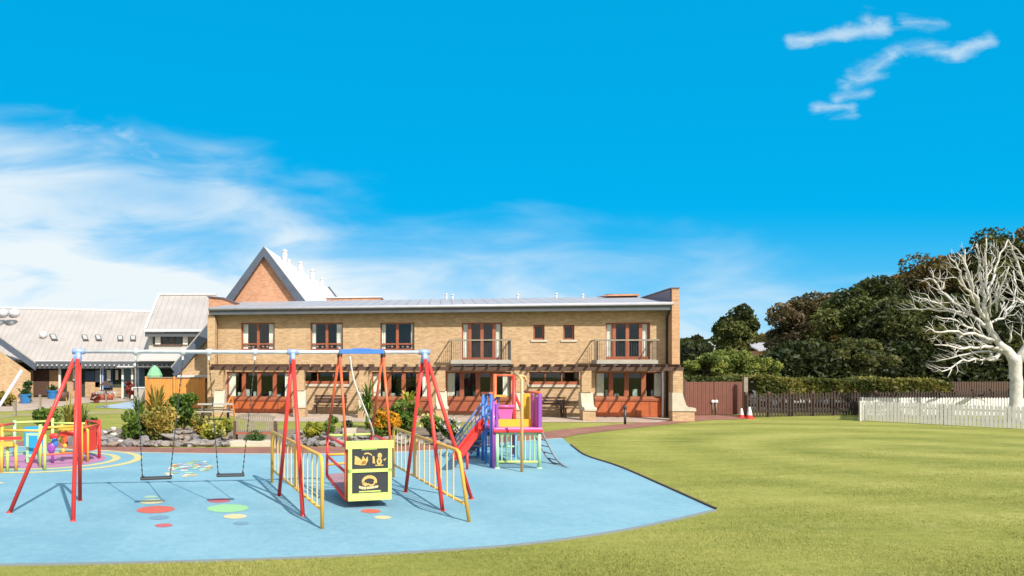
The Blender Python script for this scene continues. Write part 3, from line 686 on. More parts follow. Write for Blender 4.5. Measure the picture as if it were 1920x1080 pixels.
pw(179,190,694,726,d,'door',mat('pale_blue_door',(.10,.14,.2),.5)); pw(194,212,692,727,d,'door',M['navy']); pw(212,228,727,746,d,'brick_panel',M['ybrick'])
pw(201,208,694,713,d-.15,'curtain',M['cloth']); pw(217,222,694,712,d-.15,'curtain',M['cloth'])
pw(230,272,692,724,d,'window',mat('blue_window_wall',(.03,.075,.14),.25,var=(1.5,(.05,.12,.13),.3)))
for px in (112,190,192,230,248,259): 
    p = at(px, 740, 52); MB().box(p.x-.07, p.x+.07, 51.95, 52.09, 0, at(px,688,52).z).build('post', M['lblue' if px in (192,259) else 'white'], pv)
a_, b_ = at(220,687,51), at(326,687,51); MB().box(a_.x, b_.x, 50.9, 51, a_.z-.06, a_.z+.02).build('rail', M['gutter'], pv)

# gable end wing at far left
gw = thing('gable_wing', 'yellow brick gable wing at the far left edge with grey verge', 'building', (-22, 46, 0))
dg = 46
g0, g1, g2 = at(-190,510,dg), at(62,690,dg), at(-440,690,dg)
MB().prism([Vector((g2.x,dg,0)), Vector((g1.x-.15,dg,0)), Vector((g1.x-.15,dg,g1.z-.3)), at(-190,524,dg), Vector((g2.x,dg,g2.z-.3))], (-2.7,6.2,0)).build('wall', M['ybrick'], gw)
v0 = at(-190,494,dg)+Vector((0,-.3,0)); v1 = at(70,681,dg)+Vector((0,-.3,0))
MB().prism([v0, v1, v1+Vector((0,0,-.45)), v0+Vector((0,0,-.45))], (0,.08,0)).build('bargeboard', M['slate'], gw)
MB().prism([v0, v1, v1+Vector((0,0,.1)), v0+Vector((0,0,.1))], (-2.9,7.0,0)).build('roof', M['beige'], gw)
v2 = at(-450,681,dg)+Vector((0,-.3,0)); MB().prism([v0, v2, v2+Vector((0,0,.1)), v0+Vector((0,0,.1))], (-2.9,7.0,0)).build('roof', M['beige'], gw)

# raised roof block
rb = thing('raised_roof_block', 'taller block with steep beige roof and a clerestory window, left of the brick building', 'building', (at(330,700,49).x, 49, 0))
x0 = at(273,620,48.6).x; x1 = at(390,620,48.6).x
ez, ky, kz = at(0,619,48.4).z, 52.5, at(0,553,52.5).z
xl, xr = at(275,552,52.5).x, at(389,552,52.5).x
MB().prism([(x0,48.4,ez),(x0,ky,kz),(x0,56,3),(x0,56,2.8),(x0,ky,kz-.15),(x0,48.4,ez-.12)], (x1-x0,0,0)).build('roof', M['beige'], rb)
MB().box(x0-.02, x1, 48.26, 48.39, ez-.10, ez+.06).build('gutter', M['gutter'], rb)
MB().box(x0, x1, 48.42, 48.5, ez-.42, ez-.13).build('fascia', M['fascia'], rb)
MB().box(x0-.04, x0+.16, 52.3, 52.7, kz-.05, kz+.06).bar((x0+.04,48.3,ez+.08),(x0+.04,ky,kz+.06), .14,.1).bar((x0,ky,kz+.06),(x1,ky,kz+.06),.2,.12).build('verge_trim', M['gutter'], rb)
xa, xb = at(279,640,49).x, at(352,640,49).x
MB().box(xa, xb, 49, 49.2, 2.9, ez-.3).build('wall', mat('pale_render', (.38,.36,.33), .85), rb)
q0, q1 = at(288,648,48.95), at(342,629,48.95)
wn = MB().box(q0.x, q1.x, 48.9, 48.99, q0.z, q0.z+.1).box(q0.x, q1.x, 48.9, 48.99, q1.z-.1, q1.z)
for px in (288,303,315,327,341): u = at(px,640,48.95).x; wn.box(u-.05, u+.05, 48.89, 48.985, q0.z+.1, q1.z-.1)
wn = wn.build('window', M['brown'], rb)
MB().box(q0.x+.05, q1.x-.05, 48.95, 48.995, q0.z+.05, q1.z-.05).build('pane', mat('dark_pane', (.03,.025,.02), .1), wn)
for l, r in ((291,301),(343,352)): u0, u1 = at(l,640,48.9).x, at(r,640,48.9).x; MB().box(u0, u1, 48.86, 48.888, q0.z+.08, q1.z-.05).build('curtain', M['cloth'], wn)
l0, l1 = at(0,655,49).z, at(0,674,47).z
MB().prism([(xa-.2,49,l0),(xb+1.2,49,l0),(xb+1.2,46.8,l1),(xa-.2,46.8,l1)], (0,0,-.1)).build('roof', mat('pale_lean_to_roof', (.42,.40,.38), .5), rb)
# lean-to gable against the brick building
lw = thing('lean_to_wing', 'brick lean-to wing with a sloping grey verge beside the brick building', 'building', (at(355,700,42).x, 42, 0))
dl = 42
MB().prism([Vector((at(333,700,dl).x,dl,0)), Vector((at(396,700,dl).x,dl,0)), at(396,610,dl), at(388,622,dl), at(333,690,dl)], (0,4.4,0)).build('wall', M['ybrick'], lw)
v0, v1 = at(392,606,dl)+Vector((0,-.2,0)), at(322,690,dl)+Vector((0,-.2,0))
MB().prism([v0, v1, v1+Vector((.35,0,-.42)), v0+Vector((.35,0,-.42))], (0,.1,0)).build('bargeboard', M['slate'], lw)
MB().prism([v0, v1, v1+Vector((0,0,.08)), v0+Vector((0,0,.08))], (0,5,0)).build('roof', M['beige'], lw)
MB().bar(v1+Vector((.15,0,-.4)), Vector((v1.x+.3,dl-.2,1.9)), .22, .2).build('brace', M['slate'], lw)
a_, b_ = at(335,705,dl-.3), at(392,706,dl-.3); MB().box(a_.x, b_.x, dl-.7, dl-.01, a_.z-.1, a_.z+.05).build('ledge', M['gutter'], lw)

# cedar fence screen
cf = thing('cedar_fence', 'orange stained close-board timber fence beside the brick building', 'fence', (at(328,760,41).x, 40.6, 0))
for i, (l, r) in enumerate(((275,327),(328,382))):
    a_, b_ = at(l,0,40.6), at(r,0,40.6); mb = MB(); n = 13; zt = at(0,709,40.6).z
    for k in range(n): mb.box(a_.x+(b_.x-a_.x)*k/n+.005, a_.x+(b_.x-a_.x)*(k+1)/n-.005, 40.6+(k%2)*.01, 40.63+(k%2)*.01, .05, zt)
    mb.build('board_panel', M['cedar'], cf)
    MB().box(a_.x, b_.x, 40.56, 40.68, zt+.002, zt+.06).build('cap_rail', M['greywood'], cf)
for px in (274,327,383): p = at(px,0,40.5); MB().box(p.x-.05, p.x+.05, 40.45, 40.55, 0, zt+.1).build('post', M['cedar'], cf)
# green parasol behind the fence
ps = thing('garden_parasol', 'green garden parasol showing above the orange fence', 'parasol', (at(290,0,44).x, 44, 0))
p = at(290,0,44); MB().tube([(p.x,44,0),(p.x,44,1.9)], .03, 8).build('pole', M['steel'], ps)
mb = MB(); zt = at(0,678,44).z
mb.lathe((p.x,44,0), [(.001,zt-.20),(.10,zt-.26),(.30,zt-.46),(.46,zt-.80),(.44,zt-.98)], 10, False); mb.build('canopy', mat('green_canvas', (.12,.36,.22), .8, var=(2,(.22,.40,.22),.5)), ps, solid=False)

# ------------------------------------------------------------------ steel swing frame
sA, sM, sR = Vector((-4.06,12.56,2.69)), Vector((-.475,12.98,2.685)), Vector((1.87,13.4,2.69))
sw = thing('swing_set', 'large red A-frame swing set with a white crossbar and blue top brackets', 'swing set', (-1.1, 12.95, 0))
MB().tube([sA, sM, sR], .034, 10).build('crossbar', M['steel'], sw)
def leg(apex, foot):
    d_ = (foot-apex).normalized()
    MB().tube([apex+d_*.10, foot], .035, 10).lathe(foot, [(.045,-.0),(.045,.03),(.036,.05)], 10).build('leg', M['red'], sw)
feet = {0:[gr(137,980), gr(150,941), gr(17,964)], 1:[gr(568,970), gr(523,932)], 2:[gr(830,960), gr(760,925), gr(885,938)]}
for i, ap in enumerate((sA, sM, sR)):
    for f_ in feet[i]: leg(ap+Vector(((f_.x-ap.x)*.03, (f_.y-ap.y)*.06, -.04)), f_)
    b_ = MB().tube([ap-Vector((.10,.014,0)), ap+Vector((.10,.014,0))], .050, 12)
    for f_ in feet[i]:
        d_ = (f_-ap).normalized(); b_.tube([ap, ap+d_*.20], .046, 10)
    b_.build('corner_bracket', M['lblue'], sw)
def barp(px):   # point on the crossbar at a photo column
    a_, b_ = (sA, sM) if px < 549 else (sM, sR)
    k = (px-CX)/F; t = (k*a_.y-a_.x)/((b_.x-a_.x)-k*(b_.y-a_.y)); return a_+(b_-a_)*t
def flat_swing(t0, t1, b0, b1, label):
    A0, A1 = barp(t0), barp(t1); dd = (A0.y+A1.y)/2+.12
    B0, B1 = at(b0[0], b0[1]-3, dd-.02), at(b1[0], b1[1]-3, dd+.05)
    o = thing('flat_swing', label, 'swing', ((B0.x+B1.x)/2, dd, B0.z))
    for A_, B_, s in ((A0,B0,-1),(A1,B1,1)):
        MB().tube([A_+Vector((0,0,-.05)), A_+Vector((0,0,.05))], .055, 10).bar(A_+Vector((0,0,-.05)), A_+Vector((0,0,-.14)), .03, .05).build('hanger', M['steel'], o)
        mb = MB(); n = 44; P0 = A_+Vector((0,0,-.14)); P1 = B_
        for k in range(n):
            a_, b_ = P0.lerp(P1, k/n), P0.lerp(P1, (k+.92)/n)
            mb.bar(a_, b_, .022 if k%2 else .009, .009 if k%2 else .022, (0,1,0))
        mb.build('chain', M['dsteel'], o)
        MB().bar(B_+Vector((0,-.08,-.01)), B_+Vector((0,.08,-.01)), .035, .03).build('seat_bracket', M['dsteel'], o)
    u = (B1-B0).normalized()
    c0, c1 = B0-u*.03, B1+u*.03
    MB().bar(c0+Vector((0,0,-.03)), c1+Vector((0,0,-.03)), .17, .042).build('seat', M['rubber'], o, bevel=.015)
flat_swing(255, 343, (267,897), (319,895), 'black rubber flat swing seat on chains, the left one of the pair')
flat_swing(392, 478, (409,891), (455,890), 'black rubber flat swing seat on chains, the right one next to the middle legs')

# wheelchair swing hung in the right bay
pA, pB = barp(637), barp(718)
ws = thing('wheelchair_swing', 'red framed wheelchair platform swing with lime green gate and black printed panels', 'swing', ((pA.x+pB.x)/2, 13.3, .1))
MB().bar(pA+Vector((0,0,.012)), pB+Vector((0,0,.012)), .10, .075).bar(pA.lerp(pB,.3)+Vector((0,0,.055)), pA.lerp(pB,.7)+Vector((0,0,.055)), .09, .02).build('pivot_beam', M['blue'], ws)
dn, df = 12.72, 14.15
FL, FR = at(648,936,dn), at(732,930,dn+.2); BL, BR = at(613,892,df), at(693,886,df+.2)
FLt, FRt = at(649,836,dn), at(732,830,dn+.2); BLt, BRt = at(614,817,df), at(697,814,df+.2)
fl = MB()
for a_, b_ in ((FL,FR),(FR,BR),(BR,BL),(BL,FL)): fl.tube([a_,b_], .028, 8)
fl.build('floor_frame', M['red'], ws)
MB().prism([FL+Vector((.02,.03,.0)),FR+Vector((-.02,.03,0)),BR+Vector((-.02,-.03,0)),BL+Vector((.02,-.03,0))], (0,0,.03)).build('platform', mat('purple_grey_platform', (.20,.13,.17), .7, var=(8,(.3,.18,.2),.4)), ws)
for nm, pts in (('front_post',[FL,FLt]),('front_post',[FR,FRt]),('rear_post',[BL,BLt]),('rear_post',[BR,BRt]),('side_rail',[BLt,FLt]),('side_rail',[BRt,FRt]),('side_rail',[BL.lerp(BLt,.5),FL.lerp(FLt,.5)]),('side_rail',[BR.lerp(BRt,.5),FR.lerp(FRt,.5)])):
    MB().tube(pts, .026, 8).build(nm, M['orange'] if 'front' in nm else M['red'], ws)
MB().tube([BLt,BRt], .024, 8).build('rear_rail', M['lime'], ws)
MB().tube([BL.lerp(BLt,.52),BR.lerp(BRt,.52)], .024, 8).tube([BL.lerp(BLt,.28),BR.lerp(BRt,.28)], .022, 8).build('rear_rail', M['yellow'], ws)
for P_, Tn, Tb in ((pA,FLt,BLt),(pB,FRt,BRt)):
    for T_ in (Tn, Tb):
        q = P_+(T_-P_)*.04; MB().tube([q, T_], .024, 8).build('hanger_rod', M['orange'], ws)
    MB().tube([P_+Vector((0,0,-.1)), P_+Vector((0,0,.02))], .045, 8).build('hanger_clamp', M['dsteel'], ws)
mb = MB(); pts = smoothline([at(656,668,pA.y+.05), at(665,718,13.35), at(690,782,13.7), at(699,808,14.0), at(701,828,14.2)], 5); mb.tube(pts, .017, 6)
mb.build('pull_rope', M['cloth'], ws)
# gate with printed panels: axes of the gate plane
ex = (FR-FL); ex.z = 0; W_ = ex.length; ex.normalize(); ey = Vector((-ex.y, ex.x, 0)); ez_ = Vector((0,0,1))
O_ = FL+ez_*.0-ey*.06; H_ = FLt.z-FL.z+.06
def gp(u, z, off=0): return O_+ex*(u*W_)+ez_*(z*H_)-ey*off
def gbox(mb, u0, u1, z0, z1, o0, o1): return mb.prism([gp(u0,z0,o0), gp(u1,z0,o0), gp(u1,z1,o0), gp(u0,z1,o0)], -ey*(o1-o0))
gt_ = gbox(gbox(gbox(gbox(MB(), -.03,1.03,.89,1.03,0,.05), .02,.98,-.02,.11,0,.05), .02,.98,.475,.535,0,.05), .02,.10,.111,.889,.001,.05)
gbox(gt_, .90,.98,.111,.889,.001,.05)
gt = gt_.build('gate', M['lime'], ws)
for z0, z1 in ((.112,.474),(.536,.889)): gbox(MB(), .101,.899,z0,z1,.005,.03).build('printed_panel', M['blackboard'], gt)
def marks(polys, m, nm='printed_mark'):
    mb = MB()
    for poly in polys: mb.prism([gp(u,z,.031) for u, z in poly], -ey*.003)
    mb.build(nm, m, gt)
def ell(u, z, a, b, n=14, a0=0, a1=6.283): return [(u+a*math.cos(a0+(a1-a0)*k/n), z+b*math.sin(a0+(a1-a0)*k/n)) for k in range(n)]
def arcband(u, z, a, b, t, a0, a1, n=10):
    return [[(u+a*math.cos(p), z+b*math.sin(p)), (u+(a-t)*math.cos(p), z+(b-t)*math.sin(p)), (u+(a-t)*math.cos(q), z+(b-t)*math.sin(q)), (u+a*math.cos(q), z+b*math.sin(q))]
            for p, q in ((a0+(a1-a0)*k/n, a0+(a1-a0)*(k+1)/n) for k in range(n))]
# upper panel: title strip, small curved title, crown-like shape, small figure and a figure to the right
marks([[(.32,.865),(.66,.870),(.66,.888),(.32,.888)]], M['lime'])
marks([[(.16,.62),(.30,.60),(.40,.60),(.46,.68),(.45,.76),(.40,.70),(.35,.77),(.32,.69),(.24,.75),(.17,.77)]]+arcband(.44,.73,.13,.09,.025,.5,2.2), M['gold'])
marks([[(.30,.61),(.40,.62),(.42,.68),(.33,.67)]], mat('orange_print', (.5,.2,.04), .6))
marks([ell(.71,.66,.06,.065), ell(.72,.76,.05,.05), [(.56,.63),(.62,.62),(.60,.75),(.56,.76)], [(.79,.68),(.87,.72),(.84,.67)], [(.62,.58),(.80,.58),(.80,.60),(.62,.60)]], M['gold'])
marks([ell(.71,.66,.025,.03)], mat('olive_print', (.18,.2,.03), .6))
# lower panel: looped emblem over a ribbon of lettering
marks(arcband(.49,.31,.17,.11,.055,-.35,3.6,16)+arcband(.53,.29,.09,.06,.03,-2.9,.6,10)+[[(.33,.26),(.40,.23),(.47,.25),(.42,.29),(.34,.31)]], M['gold'])
marks([[(.26,.20),(.30,.185),(.30,.235),(.26,.24)],[(.31,.18),(.36,.175),(.36,.225),(.31,.23)],[(.37,.175),(.41,.175),(.42,.22),(.37,.222)],[(.43,.175),(.48,.178),(.48,.222),(.43,.22)],[(.49,.18),(.54,.182),(.54,.225),(.49,.222)],[(.55,.184),(.60,.188),(.60,.23),(.55,.227)],[(.61,.19),(.68,.20),(.69,.235),(.61,.232)]], mat('cream_print', (.55,.48,.25), .6))
marks([[(.26,.125),(.74,.128),(.74,.15),(.26,.147)]], M['lime'])

# yellow guard rails each side of the wheelchair swing
def guard(near, far_, ztop, label, lean=0.0, wide=5):
    o = thing('guard_rail', label, 'railing', ((near.x+far_.x)/2, (near.y+far_.y)/2, 0))
    d_ = (far_-near).normalized(); up = Vector((0,0,1)); nt_ = near+Vector((-lean,0,0))
    top = [near, nt_+up*(ztop-.14), nt_+d_*.05+up*(ztop-.03), nt_+d_*.16+up*ztop, far_+up*(ztop-.02)-d_*.08, far_+up*(ztop-.1), far_]
    MB().tube(top, .030, 10).build('frame_tube', M['yellow'], o)
    q0, q1 = near.lerp(nt_, .5)+up*.30, far_+up*.30
    MB().tube([q0, q1], .024, 8).build('bottom_rail', M['yellow'], o)
    n = 13
    for k in range(1, n):
        t = k/n; a_ = (nt_+up*.3).lerp(q1, t); b_ = (nt_+up*ztop).lerp(far_+up*(ztop-.02), t); a_.x += 0
        if k == wide: 
            mb = MB().bar(a_-d_*.0, b_, .012, .0, (0,1,0)); mb = MB().prism([a_-d_*.10, a_+d_*.10, b_+d_*.10, b_-d_*.10], Vector((.014,0,0))); mb.build('infill_panel', M['yellow'], o)
        else: MB().tube([a_, b_], .013, 6, False).build('baluster', mat('cream_tube', (.58,.44,.20), .4), o)
guard(gr(604,994), gr(510,907), 1.10, 'yellow tubular guard rail between the middle swing legs and the wheelchair swing', wide=6)
guard(gr(880,981), gr(738,897), 1.12, 'yellow tubular guard rail on the right side of the wheelchair swing', lean=.14, wide=8)

# ------------------------------------------------------------------ climbing tower
tw = thing('climbing_tower', 'multicoloured climbing tower with red slide, purple sides and mint green barrier', 'climbing frame', (4.65, 18.3, 0))
d0 = 17.5; q = lambda px, py, d=d0: at(px, py, d)
XL, XR = q(932,800).x, q(1011,800).x; YB = 19.6; DZ = q(0,806).z
def tpart(nm, mb, m, **k): return mb.build(nm, M[m] if isinstance(m, str) else m, tw, **k)
# lower mint barrier and corner posts
for x, y in ((XL,d0),(XR,d0),(XL,YB),(XR,YB)):
    tpart('corner_post', MB().tube([(x,y,0),(x,y,DZ-.04)], .045, 10).lathe((x,y,0), [(.07,0),(.07,.04),(.045,.05)], 10), 'mint' if y == d0 else 'blue')
for z in (q(0,812).z, q(0,866).z): tpart('barrier_rail', MB().tube([(XL,d0,z),(XR,d0,z)], .03, 8), 'lime' if z < .5 else 'mint')
for k in range(1, 9):
    x = XL+(XR-XL)*k/9; tpart('barrier_bar', MB().tube([(x,d0,q(0,866).z),(x,d0,q(0,812).z)], .016, 6, False), 'mint')
for z in (DZ-.1, .30): tpart('barrier_rail', MB().tube([(XL,YB,z),(XR,YB,z)], .025, 8), 'mint')
for k in range(1, 7):
    x = XL+(XR-XL)*k/7; tpart('barrier_bar', MB().tube([(x,YB,.3),(x,YB,DZ-.1)], .014, 6, False), 'blue')
tpart('deck', MB().box(XL-.08, XR+.06, d0-.06, YB+.05, DZ-.03, DZ+.05), 'pink', bevel=.01)
tpart('deck_trim', MB().box(XL-.09, XR+.07, d0-.09, d0-.061, DZ-.05, DZ-.0), 'red')
tpart('deck_mat', MB().box(XL+.05, XR-.12, d0+.35, YB-.05, DZ+.052, DZ+.075), mat('yellow_deck_mat', (.62,.38,.02), .6))
tpart('yellow_panel', MB().box(XL+.07, q(996,0,17.8).x, 17.8, 17.84, DZ+.052, q(0,786,17.8).z), mat('golden_paint', (.66,.36,.02), .5))
# purple sides
zt = q(0,738).z
tpart('side_panel', MB().box(XR-.02, XR+.06, d0-.02, d0+.06, DZ+.05, zt), 'purple')
tpart('side_panel', MB().box(XR-.04, XR+.02, d0+.52, d0+.60, DZ+.05, zt), 'purple')
tpart('side_panel', MB().box(XR-.02, XR+.01, d0+.1, d0+.5, DZ+.05, zt-.08), 'pink')
tpart('side_panel', MB().box(XR-.10, XR-.05, d0+.3, d0+.36, DZ+.05, zt-.04), 'pink')
tpart('side_panel', MB().box(XL-.03, XL+.03, d0-.02, d0+.06, DZ+.05, q(0,757).z), 'purple')
tpart('top_rail', MB().tube([(XR+.02,d0,zt+.02),(XR-.18,d0+.6,zt+.02)], .03, 8), 'orange')
# yellow upright panel, rear right
u0, u1 = q(983,0,18.2).x, q(996,0,18.2).x
tpart('upright_panel', MB().box(u0, u1, 18.2, 18.26, DZ+.06, q(0,738,18.2).z), mat('golden_paint', (.62,.30,.01), .4))
# pink tub seat
t0, t1 = q(934,0,19.4).x, q(963,0,19.4).x; tz0, tz1 = q(0,787,19.4).z, q(0,762,19.4).z
tpart('tub_panel', MB().prism([(t0+.04,19.4,tz0),(t1-.05,19.4,tz0),(t1,19.4,tz1),(t0-.02,19.4,tz1)], (0,.3,0)), 'pink', bevel=.02)
tpart('tub_rim', MB().tube([(t0-.04,19.38,tz1),(t1+.02,19.38,tz1)], .04, 8), 'pink')
# red arch at the back
da = 20.2; a0, a1 = q(928,0,da).x, q(964,0,da).x; zt = q(0,701,da).z
tpart('arch_post', MB().tube([(a0,da,0),(a0,da,zt)], .05, 8), 'orange'); tpart('arch_post', MB().tube([(a1,da,0),(a1,da,zt)], .055, 8), 'red')
tpart('arch_bar', MB().tube([(a0,da,zt-.04),(a1,da,zt-.04)], .03, 8), 'orange')
tpart('arch_brace', MB().bar((q(966,0,da).x,da,q(0,740,da).z),(q(982,0,da).x,da,q(0,780,da).z), .10, .05), 'red')
tpart('cap', MB().bar((q(927,0,19.5).x,19.5,q(0,742,19.5).z),(q(947,0,19.5).x,19.4,q(0,742,19.5).z), .12, .05), 'yellow')
# fireman's pole with hooked top
dp = 16.95; px_ = q(978.5,0,dp).x
tpart('pole', MB().tube([(px_,dp,0),(px_,dp,q(0,712,dp).z),(px_-.02,dp+.12,q(0,705,dp).z),(px_-.03,dp+.5,q(0,702,dp).z)], .035, 10), mat('pale_orange_tube', (.58,.33,.13), .4))
tpart('pole_bar', MB().tube([(q(966,0,17.4).x,17.4,q(0,711,17.4).z),(q(974,0,17.4).x,17.4,q(0,704,17.4).z),(q(984,0,17.4).x,17.4,q(0,706,17.4).z),(q(987,0,17.4).x,17.4,q(0,716,17.4).z)], .03, 8), mat('pale_orange_tube', (0,0,0)))
# blue stair with handrails falling to the left
ds = 19.0
for dx_, dd in ((0,0),(.28,.55)):
    top_, bot_ = q(914,742,ds+dd)+Vector((dx_,0,0)), q(853,822,ds+dd+.3)+Vector((dx_,0,0))
    tpart('handrail', MB().tube([top_, bot_], .026, 8), 'blue' if dx_ else mat('faded_blue_tube', (.14,.2,.38), .4))
    lo_t, lo_b = top_+Vector((0,0,-.66)), Vector((bot_.x+.1, bot_.y, .12))
    tpart('stringer', MB().bar(lo_t, lo_b, .05, .14), mat('faded_blue_tube', (0,0,0)))
    for q_ in (.25,.5,.75): tpart('stair_rail', MB().tube([lo_t.lerp(top_,q_), lo_b.lerp(bot_,q_)], .015, 6), 'blue' if dx_ else mat('faded_blue_tube', (0,0,0)))
    for k in range(0, 8):
        t = k/8; tpart('stair_bar', MB().tube([lo_t.lerp(lo_b,t), top_.lerp(bot_,t)], .014, 6, False), 'blue' if k < 4 else mat('faded_blue_tube', (0,0,0)))
for k in range(6):
    t = (k+.5)/6.2; a_ = lo_t.lerp(lo_b, t); tpart('tread', MB().box(a_.x-.36, a_.x+.02, a_.y-.55, a_.y, a_.z-.015, a_.z+.015), mat('grey_tread', (.2,.22,.25), .7))
for px, t_, b_, d_ in ((911,738,872,18.3),(921,741,880,17.7),(905,742,868,18.9),(925,752,884,17.5)):
    p = q(px,0,d_); tpart('tower_post', MB().tube([(p.x,d_,0),(p.x,d_,at(px,t_,d_).z)], .036, 8), 'blue' if px != 925 else 'purple')
for k in range(4):
    z = .85+k*.3; tpart('side_bar', MB().tube([(q(905,0,18.9).x,18.9,z),(q(921,0,17.7).x,17.7,z)], .016, 6), 'blue')
0 and tpart('side_panel', MB().prism([(q(906,0,18.7).x,18.7,.98),(q(920,0,17.9).x,17.9,.98),(q(920,0,17.9).x,17.9,1.78),(q(906,0,18.7).x,18.7,1.75)], (.03,.02,0)), 'blue')
tpart('stair_cap', MB().bar(q(905,737,18.5), q(921,737,18.0), .10, .05), 'orange')
# red slide: trough with raised sides
s0, s1, s2, s3 = at(913,790,18.6), at(893,812,18.1), at(868,845,17.35), at(858,858,16.95)
s3.z = max(s3.z, .12)
path = smoothline([s0, s1, s2, s3], 4); sl = MB()
side_ = Vector((.115,.09,0))
for p_, q_ in zip(path[:-1], path[1:]):
    sl.add([p_-side_, p_+side_, q_+side_, q_-side_, p_-side_+Vector((0,0,-.04)), p_+side_+Vector((0,0,-.04)), q_+side_+Vector((0,0,-.04)), q_-side_+Vector((0,0,-.04))],
           [(0,1,2,3),(7,6,5,4),(0,3,7,4),(1,5,6,2)])
    for s in (-1, 1):
        c, e = p_+side_*s, q_+side_*s; sl.bar(c+Vector((0,0,.06)), e+Vector((0,0,.03)), .03, .10)
tpart('slide', sl, 'red')
tpart('slide_leg', MB().tube([s2+Vector((.1,0,-.05)), Vector((s2.x+.1,s2.y,0))], .03, 8), 'red')
# grey curved ladder on the right
c_ = smoothline([at(1014,805,18.6), at(1027,832,18.3), at(1045,863,18.1), at(1066,880,17.55)], 5)
GL = mat('grey_ladder_tube', (.16,.18,.19), .5)
for off in (Vector((0,0,0)), Vector((-.10,.45,0))): tpart('arched_ladder', MB().tube([p_+off if p_.z > .02 else Vector((p_.x+off.x,p_.y+off.y,.02)) for p_ in c_], .022, 8), GL)
for k in range(1, 8): p_ = c_[int(k*len(c_)/8)]; tpart('ladder_rung', MB().tube([p_, p_+Vector((-.10,.45,0))], .016, 6), GL)

# ------------------------------------------------------------------ play pen on the painted disc
pp = thing('play_panel_ring', 'ring of coloured play panels and rails standing on the purple painted disc', 'play equipment', tuple(RC))
n = 8; Rr = 1.28; hz = (.95,.86,.92,.9,1.0,.88,.95,.9)
C8 = [RC+Vector((Rr*math.cos(2*math.pi*(k+.3)/n), Rr*math.sin(2*math.pi*(k+.3)/n), 0)) for k in range(n)]
pc = ['red','red','lime','mint','orange','yellow','lime','yellow']
for k in range(n):
    a_, b_ = C8[k], C8[(k+1)%n]; up = Vector((0,0,1))
    MB().tube([a_, a_+up*(hz[k]+.08)], .042, 8).build('post', M[pc[k]], pp)
    MB().tube([a_+up*hz[k], b_+up*hz[k]], .03, 8).build('top_rail', M[['red','lime','lime','red','orange','yellow','yellow','orange'][k]], pp)
    if k in (0, 3, 6): MB().tube([a_+up*.3, b_+up*.3], .022, 8).build('lower_rail', M['orange'], pp)
    if k in (1, 2, 4, 7, 0):
        m_ = {1:M['orange'],2:mat('sky_blue_panel',(.02,.26,.52),.4),4:M['yellow'],7:M['red'],0:M['red']}[k]
        i_, j_ = a_.lerp(b_, .25), a_.lerp(b_, .75); nn = (b_-a_).cross(up).normalized()*.03
        MB().prism([i_+up*.28, j_+up*.28, j_+up*(hz[k]-.12), i_+up*(hz[k]-.12)], nn).build('play_panel', m_, pp)
# front pieces: mint framed blue board, and a figure of purple and red discs
fb = MB(); c0, c1 = at(49,0,18.3).x, at(75,0,18.3).x; z0, z1 = at(0,852,18.3).z, at(0,812,18.3).z
fb.box(c0,c0+.06,18.3,18.36,0.05,z1).box(c1-.06,c1,18.3,18.36,0.05,z1).box(c0,c1,18.29,18.35,z1-.06,z1).box(c0,c1,18.29,18.35,z0-.06,z0).build('board_frame', M['mint'], pp)
MB().box(c0+.065,c1-.065,18.31,18.34,z0,z1-.1).build('play_board', mat('sky_blue_panel',(0,0,0)), pp)
fg = thing and MB()
x = at(101,0,18.4).x; zz = lambda y: at(0,y,18.4).z
MB().ball((x,18.4,zz(818)), .13, 12, 8, (1,.4,.6)).build('bead', M['red'], pp)
MB().ball((x+.03,18.38,zz(830)), .11, 12, 8, (.8,.4,1.2)).build('bead', M['blue'], pp)
MB().ball((x-.05,18.36,zz(840)), .13, 12, 8, (.8,.4,1.1)).build('bead', M['purple'], pp)
MB().tube([(x-.03,18.4,0),(x-.03,18.4,zz(838))], .04, 8).build('post', M['purple'], pp)
for px, py in ((84,884),(3,888),(14,886),(30,885)):
    p = gr(px, py); MB().tube([p, p+Vector((0,0,.85 if px == 84 else .62))], .036, 8).build('post', M['lime' if px in (84,14) else 'yellow'], pp)
p = gr(4,888); MB().bar(p+Vector((-.9,0,.66)), p+Vector((.22,.1,.66)), .14, .10).build('top_rail', M['yellow'], pp)
MB().bar(p+Vector((-.9,0,.78)), p+Vector((.35,.2,.78)), .08, .07).build('top_rail', M['red'], pp)
a_ = at(112,803,18.2); b_ = at(160,803,18.8); MB().bar(a_, b_, .10, .09).build('top_rail', M['yellow'], pp)
MB().bar(a_+Vector((0,0,-.14)), b_+Vector((0,0,-.14)), .05, .10).build('top_rail', M['red'], pp)
a_ = at(118,835,18.9); b_ = at(140,812,18.9); MB().box(a_.x, b_.x, 18.9, 18.94, a_.z, b_.z).build('play_panel', M['orange'], pp)
c = at(137,822,18.85); MB().lathe(c, [(.12,-.16),(.13,.0),(.08,.16),(.0,.18)], 10).build('spinner', M['steel'], pp)
a_ = at(145,850,18.6); b_ = at(163,802,18.6); MB().box(a_.x, b_.x, 18.6, 18.65, .25, b_.z).build('play_panel', M['red'], pp)
MB().tube([(b_.x+.02,18.6,0),(b_.x+.02,18.6,b_.z-.05),(b_.x-.1,18.6,b_.z+.02)], .035, 8).build('post', M['yellow'], pp)
a_ = at(118,845,18.5); 
mb = MB()
for k in range(6): mb.ball(a_+Vector((.05*math.sin(k*2),0,.12*k)), .06, 8, 6, (1,.5,1))
mb.build('bead', M['yellow'], pp)

